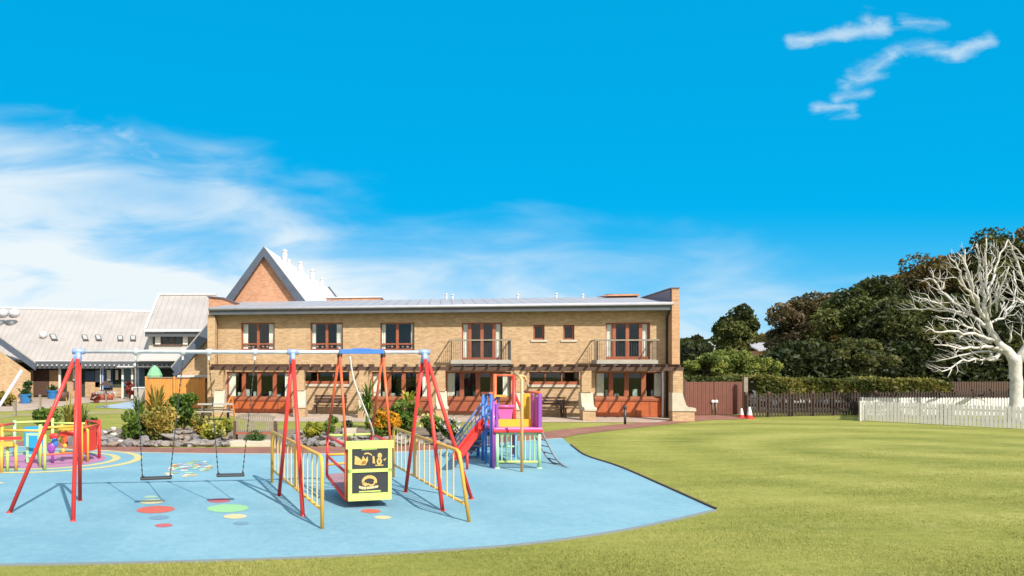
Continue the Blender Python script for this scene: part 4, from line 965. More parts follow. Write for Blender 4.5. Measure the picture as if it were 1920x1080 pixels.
# white tubular frame at the left edge
wf = thing('slanted_white_pole', 'slanted white tubular pole at the left edge of the lawn', 'pole', tuple(gr(0,800)))
MB().tube([at(-44,830,23.3), at(41,694,24)], .055, 10).build('tube', M['gutter'], wf)
MB().tube([at(-44,830,23.3), Vector((at(-60,0,24.6).x,24.6,0))], .05, 8).build('brace', M['gutter'], wf)
# ------------------------------------------------------------------ rockery
rr = random.Random(11)
def rockmesh(seed):
    r_ = random.Random(seed); mb = MB().ball((0,0,0), 1, 10, 7)
    pl = [(Vector((r_.gauss(0,1), r_.gauss(0,1), r_.gauss(0,1))).normalized(), .45+.35*r_.random()) for _ in range(11)]
    vs = []
    for v in mb.v:
        v = Vector(v)
        for n_, d_ in pl:
            k = v.dot(n_)-d_
            if k > 0: v -= n_*k
        vs.append((v.x*1.0, v.y*.8, v.z*.62+.25))
    mb.v = vs; mb.sm = [False]*len(mb.f); return mb
rockcol = [mat('grey_rock', (.22,.205,.20), .9, var=(2.5,(.11,.10,.105),.5), bump=(9,.8)), mat('pale_rock', (.29,.26,.245), .9, var=(2.5,(.17,.15,.145),.5), bump=(9,.8)), mat('buff_rock', (.25,.195,.145), .9, var=(2.5,(.15,.125,.11),.5), bump=(9,.8)),
           mat('white_rock', (.55,.53,.48), .85, var=(3,(.42,.40,.36),.5), bump=(9,.5))]
protos = []
for i in range(6):
    for j in range(4):
        if j == 3 and i > 1: continue
        me = rockmesh(i*5+j).build('rock', rockcol[j]); protos.append((j, me.data)); bpy.data.objects.remove(me)
lab = {0:'grey boulder edging the rockery beside the brick path', 1:'pale grey boulder edging the rockery beside the brick path', 2:'buff brown boulder edging the rockery beside the brick path', 3:'white stone lying on the rockery'}
def rock(px, py, s, j=None):
    p = gr(px, py); j = rr.choice((0,0,1,1,2)) if j is None else j
    me = rr.choice([m_ for k, m_ in protos if k == j]); o = bpy.data.objects.new('rock', me); SC.collection.objects.link(o)
    o.location = (p.x, p.y, 0); o.rotation_euler = (rr.uniform(-.2,.2), rr.uniform(-.2,.2), rr.random()*6.28); s *= .62; o.scale = (s*rr.uniform(.9,1.7), s*rr.uniform(.8,1.2), s*rr.uniform(.65,1.1))
    tag(o, lab[j], 'rock', {0:'grey rockery boulders',1:'pale rockery boulders',2:'buff rockery boulders',3:'white stones on the rockery'}[j])
for k in range(66):
    px = 172+k*(440-172)/66+rr.uniform(-4,4); rock(px, 836.5+rr.uniform(-2,2), rr.uniform(.16,.30))
for k in range(75):
    px = 180+rr.random()*250; rock(px, 813+rr.random()*21, rr.uniform(.14,.32))
for k in range(56):
    px = 535+k*(850-535)/56+rr.uniform(-4,4); rock(px, 835.5+rr.uniform(-3,2), rr.uniform(.16,.30))
for k in range(64):
    px = 545+rr.random()*300; rock(px, 815+rr.random()*18, rr.uniform(.14,.30))
for a in ((213,803,.26),(193,813,.24),(214,815,.28),(836,812,.2),(226,828,.14),(352,808,.2),(655,821,.26),(630,824,.2)): rock(a[0], a[1]+3, a[2], 3)
for a in ((318,822,.42),(208,828,.34),(740,826,.4),(586,828,.34),(606,822,.4),(845,822,.3)): rock(a[0], a[1]+4, a[2], rr.choice((0,1)))
# kerb stone in front of the bench
P = [gr(430,838), gr(512,838), gr(512,834), gr(430,834)]
MBk = MB().prism([Vector((p.x,p.y,0)) for p in P], (0,0,.16)); struct(MBk.build('stone_kerb', M['stone'], bevel=.01))

# ------------------------------------------------------------------ plants
LM = dict(
 green=leafmat('mid_green_leaf', [(0,(.035,.075,.012)),(.5,(.085,.15,.02)),(1,(.19,.27,.04))]),
 dgreen=leafmat('deep_green_leaf', [(0,(.015,.04,.012)),(.5,(.035,.085,.02)),(1,(.075,.15,.035))]),
 ygreen=leafmat('yellow_green_leaf', [(0,(.14,.17,.02)),(.5,(.28,.30,.035)),(1,(.48,.42,.06))]),
 olive=leafmat('olive_straw_leaf', [(0,(.10,.11,.02)),(.5,(.26,.22,.04)),(1,(.46,.32,.08))]),
 orange=leafmat('orange_bloom', [(0,(.35,.16,.01)),(.5,(.60,.28,.01)),(1,(.7,.42,.04))]),
 redleaf=leafmat('red_leaf', [(0,(.14,.02,.015)),(.5,(.24,.035,.025)),(1,(.34,.07,.05))]),
 bloom=leafmat('pale_yellow_bloom', [(0,(.45,.40,.10)),(.5,(.6,.55,.2)),(1,(.65,.62,.35))]),
 white=leafmat('white_bloom', [(0,(.45,.42,.40)),(1,(.65,.6,.6))]),
 pinkb=leafmat('pink_bloom', [(0,(.45,.1,.15)),(1,(.6,.3,.3))]),
 hedge=leafmat('hedge_leaf', [(0,(.03,.038,.008)),(.5,(.08,.092,.015)),(1,(.25,.22,.05))]),
 tree=leafmat('dark_tree_leaf', [(0,(.018,.024,.007)),(.45,(.040,.054,.013)),(.8,(.075,.088,.022)),(1,(.12,.12,.035))]),
 tbrown=leafmat('autumn_tree_leaf', [(0,(.03,.028,.009)),(.5,(.085,.070,.018)),(1,(.19,.13,.035))]),
 tred=leafmat('rusty_tree_leaf', [(0,(.03,.028,.012)),(.5,(.085,.070,.028)),(1,(.24,.17,.10))]),
 tmid=leafmat('mid_tree_leaf', [(0,(.028,.040,.010)),(.5,(.068,.088,.020)),(1,(.15,.155,.04))]),
 shrub=leafmat('light_shrub_leaf', [(0,(.06,.085,.016)),(.5,(.14,.18,.032)),(1,(.30,.32,.07))]),
)
def shrub(name, label, cat, px, py, wpx, hpx, mt, leaf=.07, n=14, per=70, group=None, extra=None, seed=0, droop=0):
    p = gr(px, py); k = p.y/F; w, h = wpx*k/2, hpx*k
    t = thing(name, label, cat, p, 0, group)
    r = np.random.default_rng(seed+int(px)); P_, T_ = lumps(r, (0,0,h*.55), (w*.75,w*.6,h*.42), n, min(w,h)*.42, per)
    P_[:,2] = np.maximum(P_[:,2], .03)
    leaves('foliage', P_, leaf, LM[mt], t, int(px), tint=T_, droop=droop)
    st = MB()
    for q_ in range(5):
        a = q_*1.26+.3; st.tube([(0,0,0),(w*.25*math.cos(a),w*.25*math.sin(a),h*.4),(w*.5*math.cos(a),w*.5*math.sin(a),h*.7)], [.025,.018,.008], 5)
    st.build('stem', M['bark'], t, local=True)
    if extra:
        r = np.random.default_rng(5+int(px)); m_ = extra[1]; e = r.normal(size=(m_,3)); e /= np.linalg.norm(e,axis=1)[:,None]; e[:,2] = np.abs(e[:,2])
        e = e*np.array([w*.95,w*.8,h*.55])+np.array([0,0,h*.5]); cl = np.repeat(e, 5, 0)+r.normal(size=(m_*5,3))*.03
        leaves('flowers', cl, extra[2], LM[extra[0]], t, 9)['kind'] = 'stuff'
    return t
def spiky(name, label, px, py, wpx, hpx, mt, n=60, stem=.35, seed=0, cat='plant', wd=.05, group=None):
    """arching strap leaves fanning from a short trunk"""
    p = gr(px, py); k = p.y/F; w, h = wpx*k/2, hpx*k; t = thing(name, label, cat, p, 0, group); r_ = random.Random(seed+int(px))
    MB().tube([(0,0,0),(.03,0,h*stem*.6),(0,.02,h*stem)], [.09,.07,.05], 8).build('trunk', M['bark'], t, local=True)
    vs, tn = [], []; fs = []
    for q_ in range(n):
        a = r_.random()*6.28; el = .02+1.35*r_.random()**1.15; ln = 1.0*r_.uniform(.7,1.05); dirn = Vector((math.cos(a)*w*ln*math.cos(el)*1.15, math.sin(a)*w*ln*math.cos(el)*1.15, 0))
        rise = h*(1-stem)*math.sin(el)*ln; b = Vector((0,0,h*stem*r_.uniform(.6,1.0))); sd = Vector((-math.sin(a),math.cos(a),0))*wd/2; t_ = r_.random()
        pts = [b+dirn*u+Vector((0,0,rise*(1.9*u-.9*u*u)-h*.22*u*u*math.cos(el))) for u in (0,.25,.5,.75,1)]
        i0 = len(vs)
        for i_, p_ in enumerate(pts): wk = (1,.95,.8,.5,.06)[i_]; vs += [p_-sd*wk, p_+sd*wk]; tn += [t_,t_]
        fs += [(i0+2*i_, i0+2*i_+1, i0+2*i_+3, i0+2*i_+2) for i_ in range(4)]
    me = bpy.data.meshes.new('fronds'); me.from_pydata([tuple(v) for v in vs], [], fs); a_ = me.attributes.new('tint','FLOAT','POINT'); a_.data.foreach_set('value', tn); me.materials.append(LM[mt])
    o = bpy.data.objects.new('fronds', me); SC.collection.objects.link(o); o.parent = t; return t
spiky('cordyline', 'tall feathery cordyline with straw coloured fronds in front of the cedar fence', 292, 814, 116, 112, 'olive', 170, .2, 2, wd=.07)
spiky('cordyline', 'green spiky cordyline leaning over the rockery left of the bushy laurel', 260, 820, 74, 92, 'green', 120, .3, 4, wd=.06)
shrub('laurel_bush', 'rounded dark green bush on the rockery behind the left swing', 'shrub', 344, 814, 62, 78, 'green', .10, 24, 90)
shrub('hebe_bush', 'olive bush at the foot of the tall cordyline', 'shrub', 302, 824, 76, 60, 'olive', .09, 20, 80)
shrub('low_shrub', 'bushy grey-green shrub at the left end of the cordyline group', 'shrub', 254, 824, 56, 52, 'green', .08, 16, 70)
spiky('flax_plant', 'straw green flax clump beside the leftmost swing legs', 130, 812, 74, 84, 'olive', 90, .08, 3, wd=.07)
spiky('flax_plant', 'brighter green flax clump behind the leftmost swing legs', 155, 806, 60, 62, 'green', 70, .08, 6, wd=.06)
shrub('round_shrub', 'low green shrub behind the play panel ring', 'shrub', 86, 806, 56, 44, 'green', .09, 16, 70)
shrub('round_shrub', 'small green shrub on the rockery between flax and white stones', 'shrub', 172, 812, 30, 30, 'green', .07, 9, 60)
shrub('yellow_lily_clump', 'yellow flowering clump at the rockery edge left of the bench', 'shrub', 399, 828, 46, 36, 'ygreen', .08, 14, 70, extra=('bloom', 40, .06))
shrub('ochre_bush', 'ochre leaved bush above the yellow clump', 'shrub', 372, 822, 40, 44, 'olive', .08, 12, 70)
shrub('feather_grass', 'soft green grass clump immediately left of the bench', 'shrub', 422, 822, 28, 40, 'ygreen', .07, 10, 70)
shrub('yellow_shrub', 'bright yellow-green shrub between the guard rail and the wheelchair swing', 'shrub', 586, 824, 44, 36, 'ygreen', .09, 15, 70)
shrub('green_shrub', 'dull green shrub behind the wheelchair swing\'s left rods', 'shrub', 617, 817, 34, 36, 'green', .08, 12, 70)
shrub('heather_clump', 'dark heather clump growing over the pale stone trough', 'shrub', 650, 812, 30, 26, 'dgreen', .06, 10, 60)
spiky('palm', 'tall potted palm in front of the ground floor window', 690, 803, 76, 104, 'green', 90, .42, 8, wd=.08)
spiky('palm', 'leafy palm with broad bright fronds behind the right swing legs', 766, 806, 84, 92, 'ygreen', 70, .4, 9, wd=.11)
shrub('fuchsia_bush', 'leafy green bush at the foot of the broad palm', 'shrub', 762, 812, 56, 62, 'green', .11, 18, 70, extra=('pinkb', 14, .05))
shrub('marigold_bush', 'orange and yellow flowering bush behind the lime green gate', 'shrub', 722, 824, 62, 50, 'green', .09, 18, 60, extra=('orange', 130, .09))
shrub('flowering_bush', 'dark bush dotted with yellow flowers right of the palm', 'shrub', 808, 820, 46, 42, 'green', .08, 15, 70, extra=('bloom', 30, .07))
shrub('rose_bush', 'loose bush with pale pink and white flowers beside the red slide', 'shrub', 845, 828, 44, 42, 'green', .08, 12, 50, extra=('white', 36, .06))
shrub('sedum_clump', 'small dark green clump under the bench', 'shrub', 478, 835, 50, 22, 'dgreen', .06, 14, 50)
# terrace planting by the pavilion
shrub('maple_bush', 'dark red leaved bush on the pavilion terrace', 'shrub', 243, 749, 17, 34, 'redleaf', .12, 12, 50)
shrub('terrace_shrub', 'red flowering shrub on the terrace left of the dark doors', 'shrub', 178, 755, 22, 18, 'redleaf', .1, 10, 50, extra=('white', 12, .09))
shrub('terrace_shrub', 'dark shrub in front of the brick gable wing', 'shrub', 52, 757, 18, 44, 'dgreen', .14, 10, 60)
shrub('terrace_shrub', 'low ochre shrub at the left edge in front of the gable wing', 'shrub', 6, 762, 44, 30, 'olive', .14, 12, 60)
for px, lb in ((191,'white flower pot on the terrace, nearer the pavilion doors'),(206,'second white flower pot on the terrace, beside the navy door')):
    t = thing('flower_pot', lb, 'plant pot', gr(px,750)); MB().lathe((0,0,0), [(.001,0),(.2,0),(.3,.4),(.27,.4),(.26,.36),(.001,.36)], 12).build('pot', M['terracotta'], t, local=True)
    r = np.random.default_rng(px); leaves('flower', r.normal(size=(90,3))*np.array([.2,.2,.07])+np.array([0,0,.5]), .10, LM['white'], t, px)['kind'] = 'stuff'
def tub(px, py, s, lb):
    t = thing('planter_tub', lb, 'planter', gr(px,py)); MB().lathe((0,0,0), [(.001,0),(.30*s,0),(.40*s,.55*s),(.44*s,.56*s),(.44*s,.66*s),(.38*s,.66*s),(.36*s,.58*s),(.001,.56*s)], 4 if px < 60 else 14, False).build('tub', M['tub'], t, local=True)
    r = np.random.default_rng(px); leaves('plant', r.normal(size=(120,3))*np.array([.16,.16,.1])*s+np.array([0,0,.78*s]), .12, LM['dgreen'], t, px)
tub(47,757,.9,'square blue planter tub in front of the brick gable wing'); tub(98,748,.9,'round blue planter tub by the dark door of the pavilion')
t = thing('half_barrel', 'brown half barrel planter beside the leftmost swing leg', 'planter', gr(118,752)); MB().lathe((0,0,0), [(.001,0),(.32,0),(.38,.3),(.36,.6),(.32,.6),(.001,.55)], 14).build('barrel', M['brown'], t, local=True)
for px, pt, pb, lb in ((28,752,780,'short grey post on the lawn near the left edge'),(75,742,765,'short weathered post on the lawn in front of the dark door')):
    p = gr(px,pb); o = MB().box(p.x-.06,p.x+.06,p.y-.06,p.y+.06,0,at(px,pt,p.y).z).lathe((p.x,p.y,at(px,pt,p.y).z),[(.09,0),(.09,.03),(.001,.07)],8,False).build('post', M['greywood']); tag(o, lb, 'post')
# bird table and terrace furniture
t = thing('bird_table', 'small bird table on a post on the terrace lawn', 'bird table', gr(199,765))
MB().box(-.04,.04,-.04,.04,0,.95).build('post', M['greywood'], t, local=True); MB().box(-.3,.3,-.2,.2,.95,1.0).build('tray', M['brown'], t, local=True)
MB().prism([(-.36,-.24,1.25),(.36,-.24,1.25),(0,-.24,1.5)], (0,.48,0)).box(-.28,-.24,-.03,.03,1.0,1.25).box(.24,.28,-.03,.03,1.0,1.25).build('roof', M['brown'], t, local=True)
t = thing('garden_lamp', 'slim grey garden lamp post on the terrace lawn in front of the navy windows', 'lamp post', gr(254,754))
MB().tube([(0,0,0),(0,0,2.2)], .05, 8).build('pole', M['greywood'], t, local=True); MB().lathe((0,0,2.2), [(.001,0),(.12,.02),(.14,.2),(.06,.28),(.001,.3)], 10).build('lantern', M['steel'], t, local=True)
t = thing('utility_cabinet', 'grey cabinet standing at the left end of the cedar fence', 'cabinet', gr(264,757)); MB().box(-.35,.35,-.2,.2,0,.95).build('body', M['concrete'], t, local=True); MB().box(-.4,.4,-.25,.25,.952,1.02).build('lid', M['gutter'], t, local=True)

# ------------------------------------------------------------------ garden bench seen from behind, arched slatted back
p = gr(478, 834); k = p.y/F
t = thing('garden_bench', 'weathered wooden garden bench with an arched slatted back facing the building', 'bench', p)
hw_ = 38*k; H = 58*k; zs = 20*k
for s in (-1, 1):
    MB().box(s*hw_-.04, s*hw_+.04, -.05, .05, 0, zs+.40).build('leg', M['brown'], t, local=True); MB().box(s*hw_-.035, s*hw_+.035, .50, .57, 0, .62).build('leg', M['brown'], t, local=True)
    MB().box(s*hw_-.045, s*hw_+.045, .052, .60, .62, .67).build('armrest', M['greywood'], t, local=True)
bk = MB(); n = 17
for q_ in range(n):
    u = -hw_+.07+(2*hw_-.14)*q_/(n-1); h_ = H-.10*(u/hw_)**4-.06; bk.box(u-.019, u+.019, -.02, .01, zs+.06, h_)
bk.build('back_slats', M['greywood'], t, local=True)
top_ = [Vector((u*hw_, -.005, H-.10*u**4-.03)) for u in [-1+.2*i for i in range(11)]]
cr = MB()
for a_, b_ in zip(top_[:-1], top_[1:]): cr.bar(a_, b_, .05, .07)
cr.build('crest_rail', M['greywood'], t, local=True)
MB().box(-hw_+.041, hw_-.041, -.035, .03, zs, zs+.06).build('lower_rail', M['redwood'], t, local=True)
st = MB()
for q_ in range(5): st.box(-hw_+.041, hw_-.041, .06+q_*.10, .14+q_*.10, zs+.02, zs+.045)
st.build('seat', M['greywood'], t, local=True)

def picnic(name, label, px, py, L=1.6, rz=0.0, top=M['greywood'], cat='table'):
    t = thing(name, label, cat, gr(px,py), rz)
    mb = MB()
    for q_ in range(5): mb.box(-L/2, L/2, -.36+q_*.145, -.23+q_*.145, .70, .74)
    mb.build('tabletop', top, t, local=True)
    for s in (-1, 1):
        MB().box(-L/2, L/2, s*.72-.12, s*.72+.12, .42, .46).build('seat', top, t, local=True)
        MB().bar((s*L*.36,-.30,.70),(s*L*.36,-.62,0),.09,.05).bar((s*L*.36,.30,.70),(s*L*.36,.62,0),.09,.05).bar((s*L*.36,-.72,.38),(s*L*.36,.72,.38),.05,.09).build('leg', M['brown'], t, local=True)
    return t
picnic('picnic_bench', 'pale topped picnic bench on the patio at the left corner of the building', 404, 789, 1.5, .1, M['concrete'])
picnic('picnic_bench', 'dark brown picnic bench under the pergola right of the climbing tower', 1075, 781, 1.7, -.16, M['brown'])
def wallbench(label, l, r, py):
    p, q_ = gr(l, py), gr(r, py); t = thing('slatted_bench', label, 'bench', (p+q_)/2, TH); L = (q_-p).length
    mb = MB()
    for k_ in range(4): mb.box(-L/2, L/2, -.30+k_*.12, -.20+k_*.12, .43, .46)
    mb.build('seat', M['brown'], t, local=True); mb = MB()
    for k_ in range(3): mb.box(-L/2, L/2, .20+k_*.02, .23+k_*.02, .58+k_*.13, .67+k_*.13)
    mb.build('backrest', M['brown'], t, local=True)
    for s in (-1,1): MB().box(s*(L/2-.1)-.035, s*(L/2-.1)+.035, -.30, -.24, 0, .43).box(s*(L/2-.1)-.035, s*(L/2-.1)+.035, .25, .31, 0, .95).build('leg', M['brown'], t, local=True)
    return t
wallbench('brown slatted bench under the first high window left of the palms', 588, 650, 777)
wallbench('brown slatted bench under the high window right of the climbing tower', 1000, 1062, 783)
# wooden ornament with two rings
t = thing('twin_ring_ornament', 'dark wooden post ornament with two round holes beside the picnic bench', 'ornament', gr(378, 812))
k = t.location.y/F
for s in (-1,1):
    mb = MB(); c = Vector((s*.145,0,.56)); n = 18
    ring = [(c.x+.13*math.cos(2*math.pi*i/n), c.z+.11*math.sin(2*math.pi*i/n)) for i in range(n)]
    mb.tube([Vector((x_,0,z_)) for x_, z_ in ring+[ring[0]]], .035, 6, False); mb.build('ring', M['brown'], t, local=True)
MB().tube([(0,0,0),(0,0,.5)], .045, 8).build('post', M['brown'], t, local=True)
t = thing('stone_trough', 'pale stone trough between the wheelchair swing rods', 'planter', gr(655, 817)); MB().prism([(-.2,-.15,0),(.2,-.15,0),(.24,-.15,.26),(-.24,-.15,.26)], (0,.3,0)).build('trough', M['stone'], t, local=True)
# timber easel strut in front of the first bay
t = thing('timber_trestle', 'orange timber trestle leaning beside the first ground floor window', 'trestle', gr(424, 786)); MB().bar((-.3,0,0),(.25,0,1.05),.06,.05).bar((.35,.25,0),(.25,0,1.05),.06,.05).bar((-.1,0,.35),(.33,.2,.3),.05,.04).build('frame', M['cedar'], t, local=True)
# black bollard
p = gr(1172, 796); t = thing('bollard_light', 'slim black bollard light on the grass before the patio', 'bollard', p)
MB().tube([(0,0,0),(0,0,.62)], .05, 10).build('post', M['dsteel'], t, local=True); MB().lathe((0,0,.62), [(.05,0),(.065,.01),(.065,.12),(.02,.15),(.001,.15)], 10).build('lamp_head', M['rubber'], t, local=True)

# ------------------------------------------------------------------ gate, dark fence, hedge
t = thing('double_gate', 'solid brown timber double gate at the right end of the building', 'gate', gr(1338, 779), 0)
g0, g1 = gr(1285,779.5), gr(1392,778.5); zt = at(0,716,35.3).z
for i in (0,1):
    a_, b_ = g0.lerp(g1, i*.5+.004), g0.lerp(g1, i*.5+.496); mb = MB(); n = 14
    for k_ in range(n):
        p_, q_ = a_.lerp(b_, k_/n+.004), a_.lerp(b_, (k_+1)/n-.004); mb.prism([p_+Vector((0,.008*(k_%2),.04)), q_+Vector((0,.008*(k_%2),.04)), q_+Vector((0,.008*(k_%2),zt)), p_+Vector((0,.008*(k_%2),zt))], (0,.04,0))
    leaf = mb.build('gate_leaf', mat('chestnut_timber', (.155,.055,.035), .65, var=(3,(.115,.04,.027),.5), bump=(20,.3)), t)
    h_ = g0.lerp(g1, .47 if i == 0 else .53)
    MB().ball(h_+Vector((0,-.06,at(0,753,35.3).z)), .09, 10, 6, (1,.5,1)).build('handle', M['gutter'], leaf); MB().tube([h_+Vector((0,-.04,.1)), h_+Vector((0,-.04,.62))], .028, 6).build('drop_bolt', M['greywood'], leaf)
for p_, h_ in ((g0-Vector((.1,0,0)), 1.75),): MB().box(p_.x-.08,p_.x+.08,p_.y-.06,p_.y+.1,0,h_).build('gate_post', M['brown'], t)
p_ = gr(1397.5,780); MB().box(p_.x-.09,p_.x+.09,p_.y-.06,p_.y+.12,0,at(0,707,p_.y).z).build('gate_post', M['greywood'], t)
def cone(px, py, lb, s=1):
    t = thing('traffic_cone', lb, 'traffic cone', gr(px,py)); MB().lathe((0,0,0), [(.13,.03),(.105,.15)], 14).build('cone_body', M['red'], t, local=True)
    MB().lathe((0,0,0), [(.106,.151),(.07,.36),(.035,.50),(.001,.50)], 14).build('white_band', M['gutter'], t, local=True); MB().box(-.17,.17,-.17,.17,0,.03).build('base', M['red'], t, local=True); t.scale = (s,)*3
cone(1405.5,785,'red and white traffic cone in front of the dark fence, right of the gate post', 1.05); cone(1390.5,783,'red and white traffic cone against the right gate leaf', .85)

f0, f1 = gr(1402,783), Vector((at(1898,0,38).x, 38, lawn_z(26,38)))
df_ = thing('dark_picket_fence', 'dark brown open picket fence running right from the gate under the hedge', 'fence', (f0+f1)/2)
Lf = (f1-f0).length; n = int(Lf/.17); mb = MB(); zt = 1.08; rr = random.Random(3)
for k_ in range(n):
    p_ = f0.lerp(f1, k_/n); a_ = Vector((.045,(f1-f0).y/Lf*.045,0)); h_ = zt+rr.uniform(-.015,.015)
    mb.prism([p_-a_+Vector((0,0,.03)), p_+a_+Vector((0,0,.03)), p_+a_+Vector((0,0,h_)), p_-a_+Vector((0,0,h_))], (0,.022,0))
DK = mat('black_brown_timber', (.042,.024,.018), .8, var=(4,(.028,.017,.013),.4)); mb.build('pickets', DK, df_)
for z in (.3, .86): MB().bar(f0+Vector((0,.05,z)), f1+Vector((0,.05,z)), .04, .08).build('rail', DK, df_)
for k_ in range(14):
    p_ = f0.lerp(f1, k_/13); MB().box(p_.x-.06,p_.x+.06,p_.y+.075,p_.y+.2,0,1.16).build('post', M['brown'] if k_ > 6 else mat('reddish_post',(.10,.052,.036),.8), df_)
def boxleaves(r, a, b, wid, z0, z1, n, bias=.5):
    """leaf centres on the skin of a clipped hedge from a to b"""
    u = r.random(n); side = r.random(n); L = np.array(b-a); nrm = np.array([-L[1], L[0], 0])/np.linalg.norm(L)
    P_ = np.array(a)+u[:,None]*L; top = side < .35; fr = (side >= .35) & (side < .9)
    P_[top] += (r.random(top.sum())-.5)[:,None]*wid*nrm; P_[fr] -= nrm*wid/2; bk_ = ~(top | fr); P_[bk_] += nrm*wid/2
    z = z0+(z1-z0)*r.random(n)**.8; z[top] = z1; P_[:,2] = z
    P_ += r.normal(size=(n,3))*.05; wob = .06*np.sin(P_[:,0]*2.1)+.05*np.sin(P_[:,0]*.9+1); P_[:,2] += wob
    tn = .5+.32*np.sin(P_[:,0]*1.7+np.sin(P_[:,2]*4))*np.cos(P_[:,0]*.77+1)+.25*top
    return P_, np.clip(tn,0,1)
r = np.random.default_rng(8)
hA, hB = Vector((at(1399,0,37.2).x,37.2,0)), Vector((at(1752,0,38.2).x,38.2,0))
h1z = at(0,709,37.2).z
hd = thing('beech_hedge', 'long clipped olive green hedge spilling over the dark picket fence', 'hedge', (hA+hB)/2)
P_, T_ = boxleaves(r, hA, hB, 1.7, .80, h1z-.06, 24000)
P_[:,2] -= (P_[:,0]-hA.x)/(hB.x-hA.x)*.16
leaves('foliage', P_-np.array((hA+hB)/2), .12, LM['hedge'], hd, 3, tint=T_)
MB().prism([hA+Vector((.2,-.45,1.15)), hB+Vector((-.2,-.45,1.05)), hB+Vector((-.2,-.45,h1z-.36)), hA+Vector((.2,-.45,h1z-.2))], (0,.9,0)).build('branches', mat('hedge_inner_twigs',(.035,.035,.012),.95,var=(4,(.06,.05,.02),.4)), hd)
for k_ in range(8):
    p_ = hA.lerp(hB, (k_+.5)/8); MB().tube([p_, p_+Vector((0,0,1.2))], .06, 6).build('stem', M['bark'], hd)
hC, hD = Vector((at(1280,0,38).x,38,0)), Vector((at(1394,0,38).x,38,0))
hd = thing('low_hedge', 'clipped dark green hedge top showing above the brown gate', 'hedge', (hC+hD)/2)
P_, T_ = boxleaves(r, hC, hD, 1.0, .4, at(0,709,38).z-.02, 5000); leaves('foliage', P_-np.array((hC+hD)/2), .12, LM['tmid'], hd, 4, tint=T_)
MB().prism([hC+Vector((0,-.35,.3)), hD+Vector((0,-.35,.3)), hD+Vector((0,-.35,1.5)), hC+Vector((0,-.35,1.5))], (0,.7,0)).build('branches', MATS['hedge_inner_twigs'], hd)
# fence post lamps / far boundary fence at right
b0, b1 = Vector((at(1752,0,39.5).x,39.5,0)), Vector((at(1990,0,41).x,41,0))
t = thing('brown_boundary_fence', 'reddish brown board fence beyond the white tree', 'fence', (b0+b1)/2); mb = MB(); n = 52; zt = at(0,716,39.5).z
for k_ in range(n):
    p_ = b0.lerp(b1, k_/n); q_ = b0.lerp(b1, (k_+.72)/n); mb.prism([p_+Vector((0,0,.1)), q_+Vector((0,0,.1)), q_+Vector((0,0,zt)), p_+Vector((0,0,zt))], (0,.03,0))
mb.build('boards', mat('reddish_board',(.075,.042,.03),.8,var=(3,(.065,.035,.022),.5)), t)
for z in (.5,1.25): MB().bar(b0+Vector((0,.06,z)), b1+Vector((0,.06,z)), .05,.1).build('rail', M['brown'], t)

# parked cars glimpsed through the pickets
def car(px, d, col, label, rz=0.0):
    t = thing('parked_car', label, 'car', (at(px,0,d).x, d, 0), rz)
    prof = [(-2.1,.30),(2.1,.30),(2.15,.62),(2.0,.82),(1.25,.92),(.62,1.36),(-.85,1.40),(-1.55,.98),(-2.1,.90),(-2.15,.6)]
    MB().prism([(x_,-.82,z_) for x_, z_ in prof], (0,1.64,0)).build('body', col, t, local=True, bevel=.06)
    gl = mat('car_glass', (.03,.035,.04), .1)
    for s in (-1,1):
        MB().prism([(x_, s*.825, z_) for x_, z_ in ((1.05,.95),(.58,1.28),(-.80,1.32),(-1.35,.98))], (0,s*.01,0)).build('side_window', gl, t, local=True)
        for x_ in (-1.3,1.35):
            wh = MB().tube([(x_,s*.62,.31),(x_,s*.86,.31)], .31, 18).build('wheel', M['rubber'], t, local=True); MB().tube([(x_,s*.862,.31),(x_,s*.875,.31)], .18, 14).build('hubcap', M['steel'], wh, local=True)
        MB().box(-2.17,-2.10,s*.6-.15,s*.6+.15,.62,.78).build('tail_light', M['red'], t, local=True); MB().box(2.09,2.165,s*.6-.15,s*.6+.15,.6,.74).build('headlight', M['steel'], t, local=True)
car(1447, 42.5, mat('white_car_paint',(.55,.56,.58),.3,coat=.5), 'pale car behind the dark fence, nearest the gate', -1.45)
car(1520, 43, mat('silver_car_paint',(.30,.35,.42),.3,metal=.4,coat=.5), 'silver blue car behind the dark fence, in the middle', -1.5)
car(1585, 42.5, mat('grey_car_paint',(.42,.45,.50),.3,coat=.5), 'light grey car behind the dark fence, nearest the white picket fence', -1.6)
struct(MB().sheet([(19,40),(60,41),(60,56),(19,56)], .012).build('car_park', mat('asphalt',(.05,.05,.05),.9,var=(1,(.065,.065,.065),.4)), solid=False))

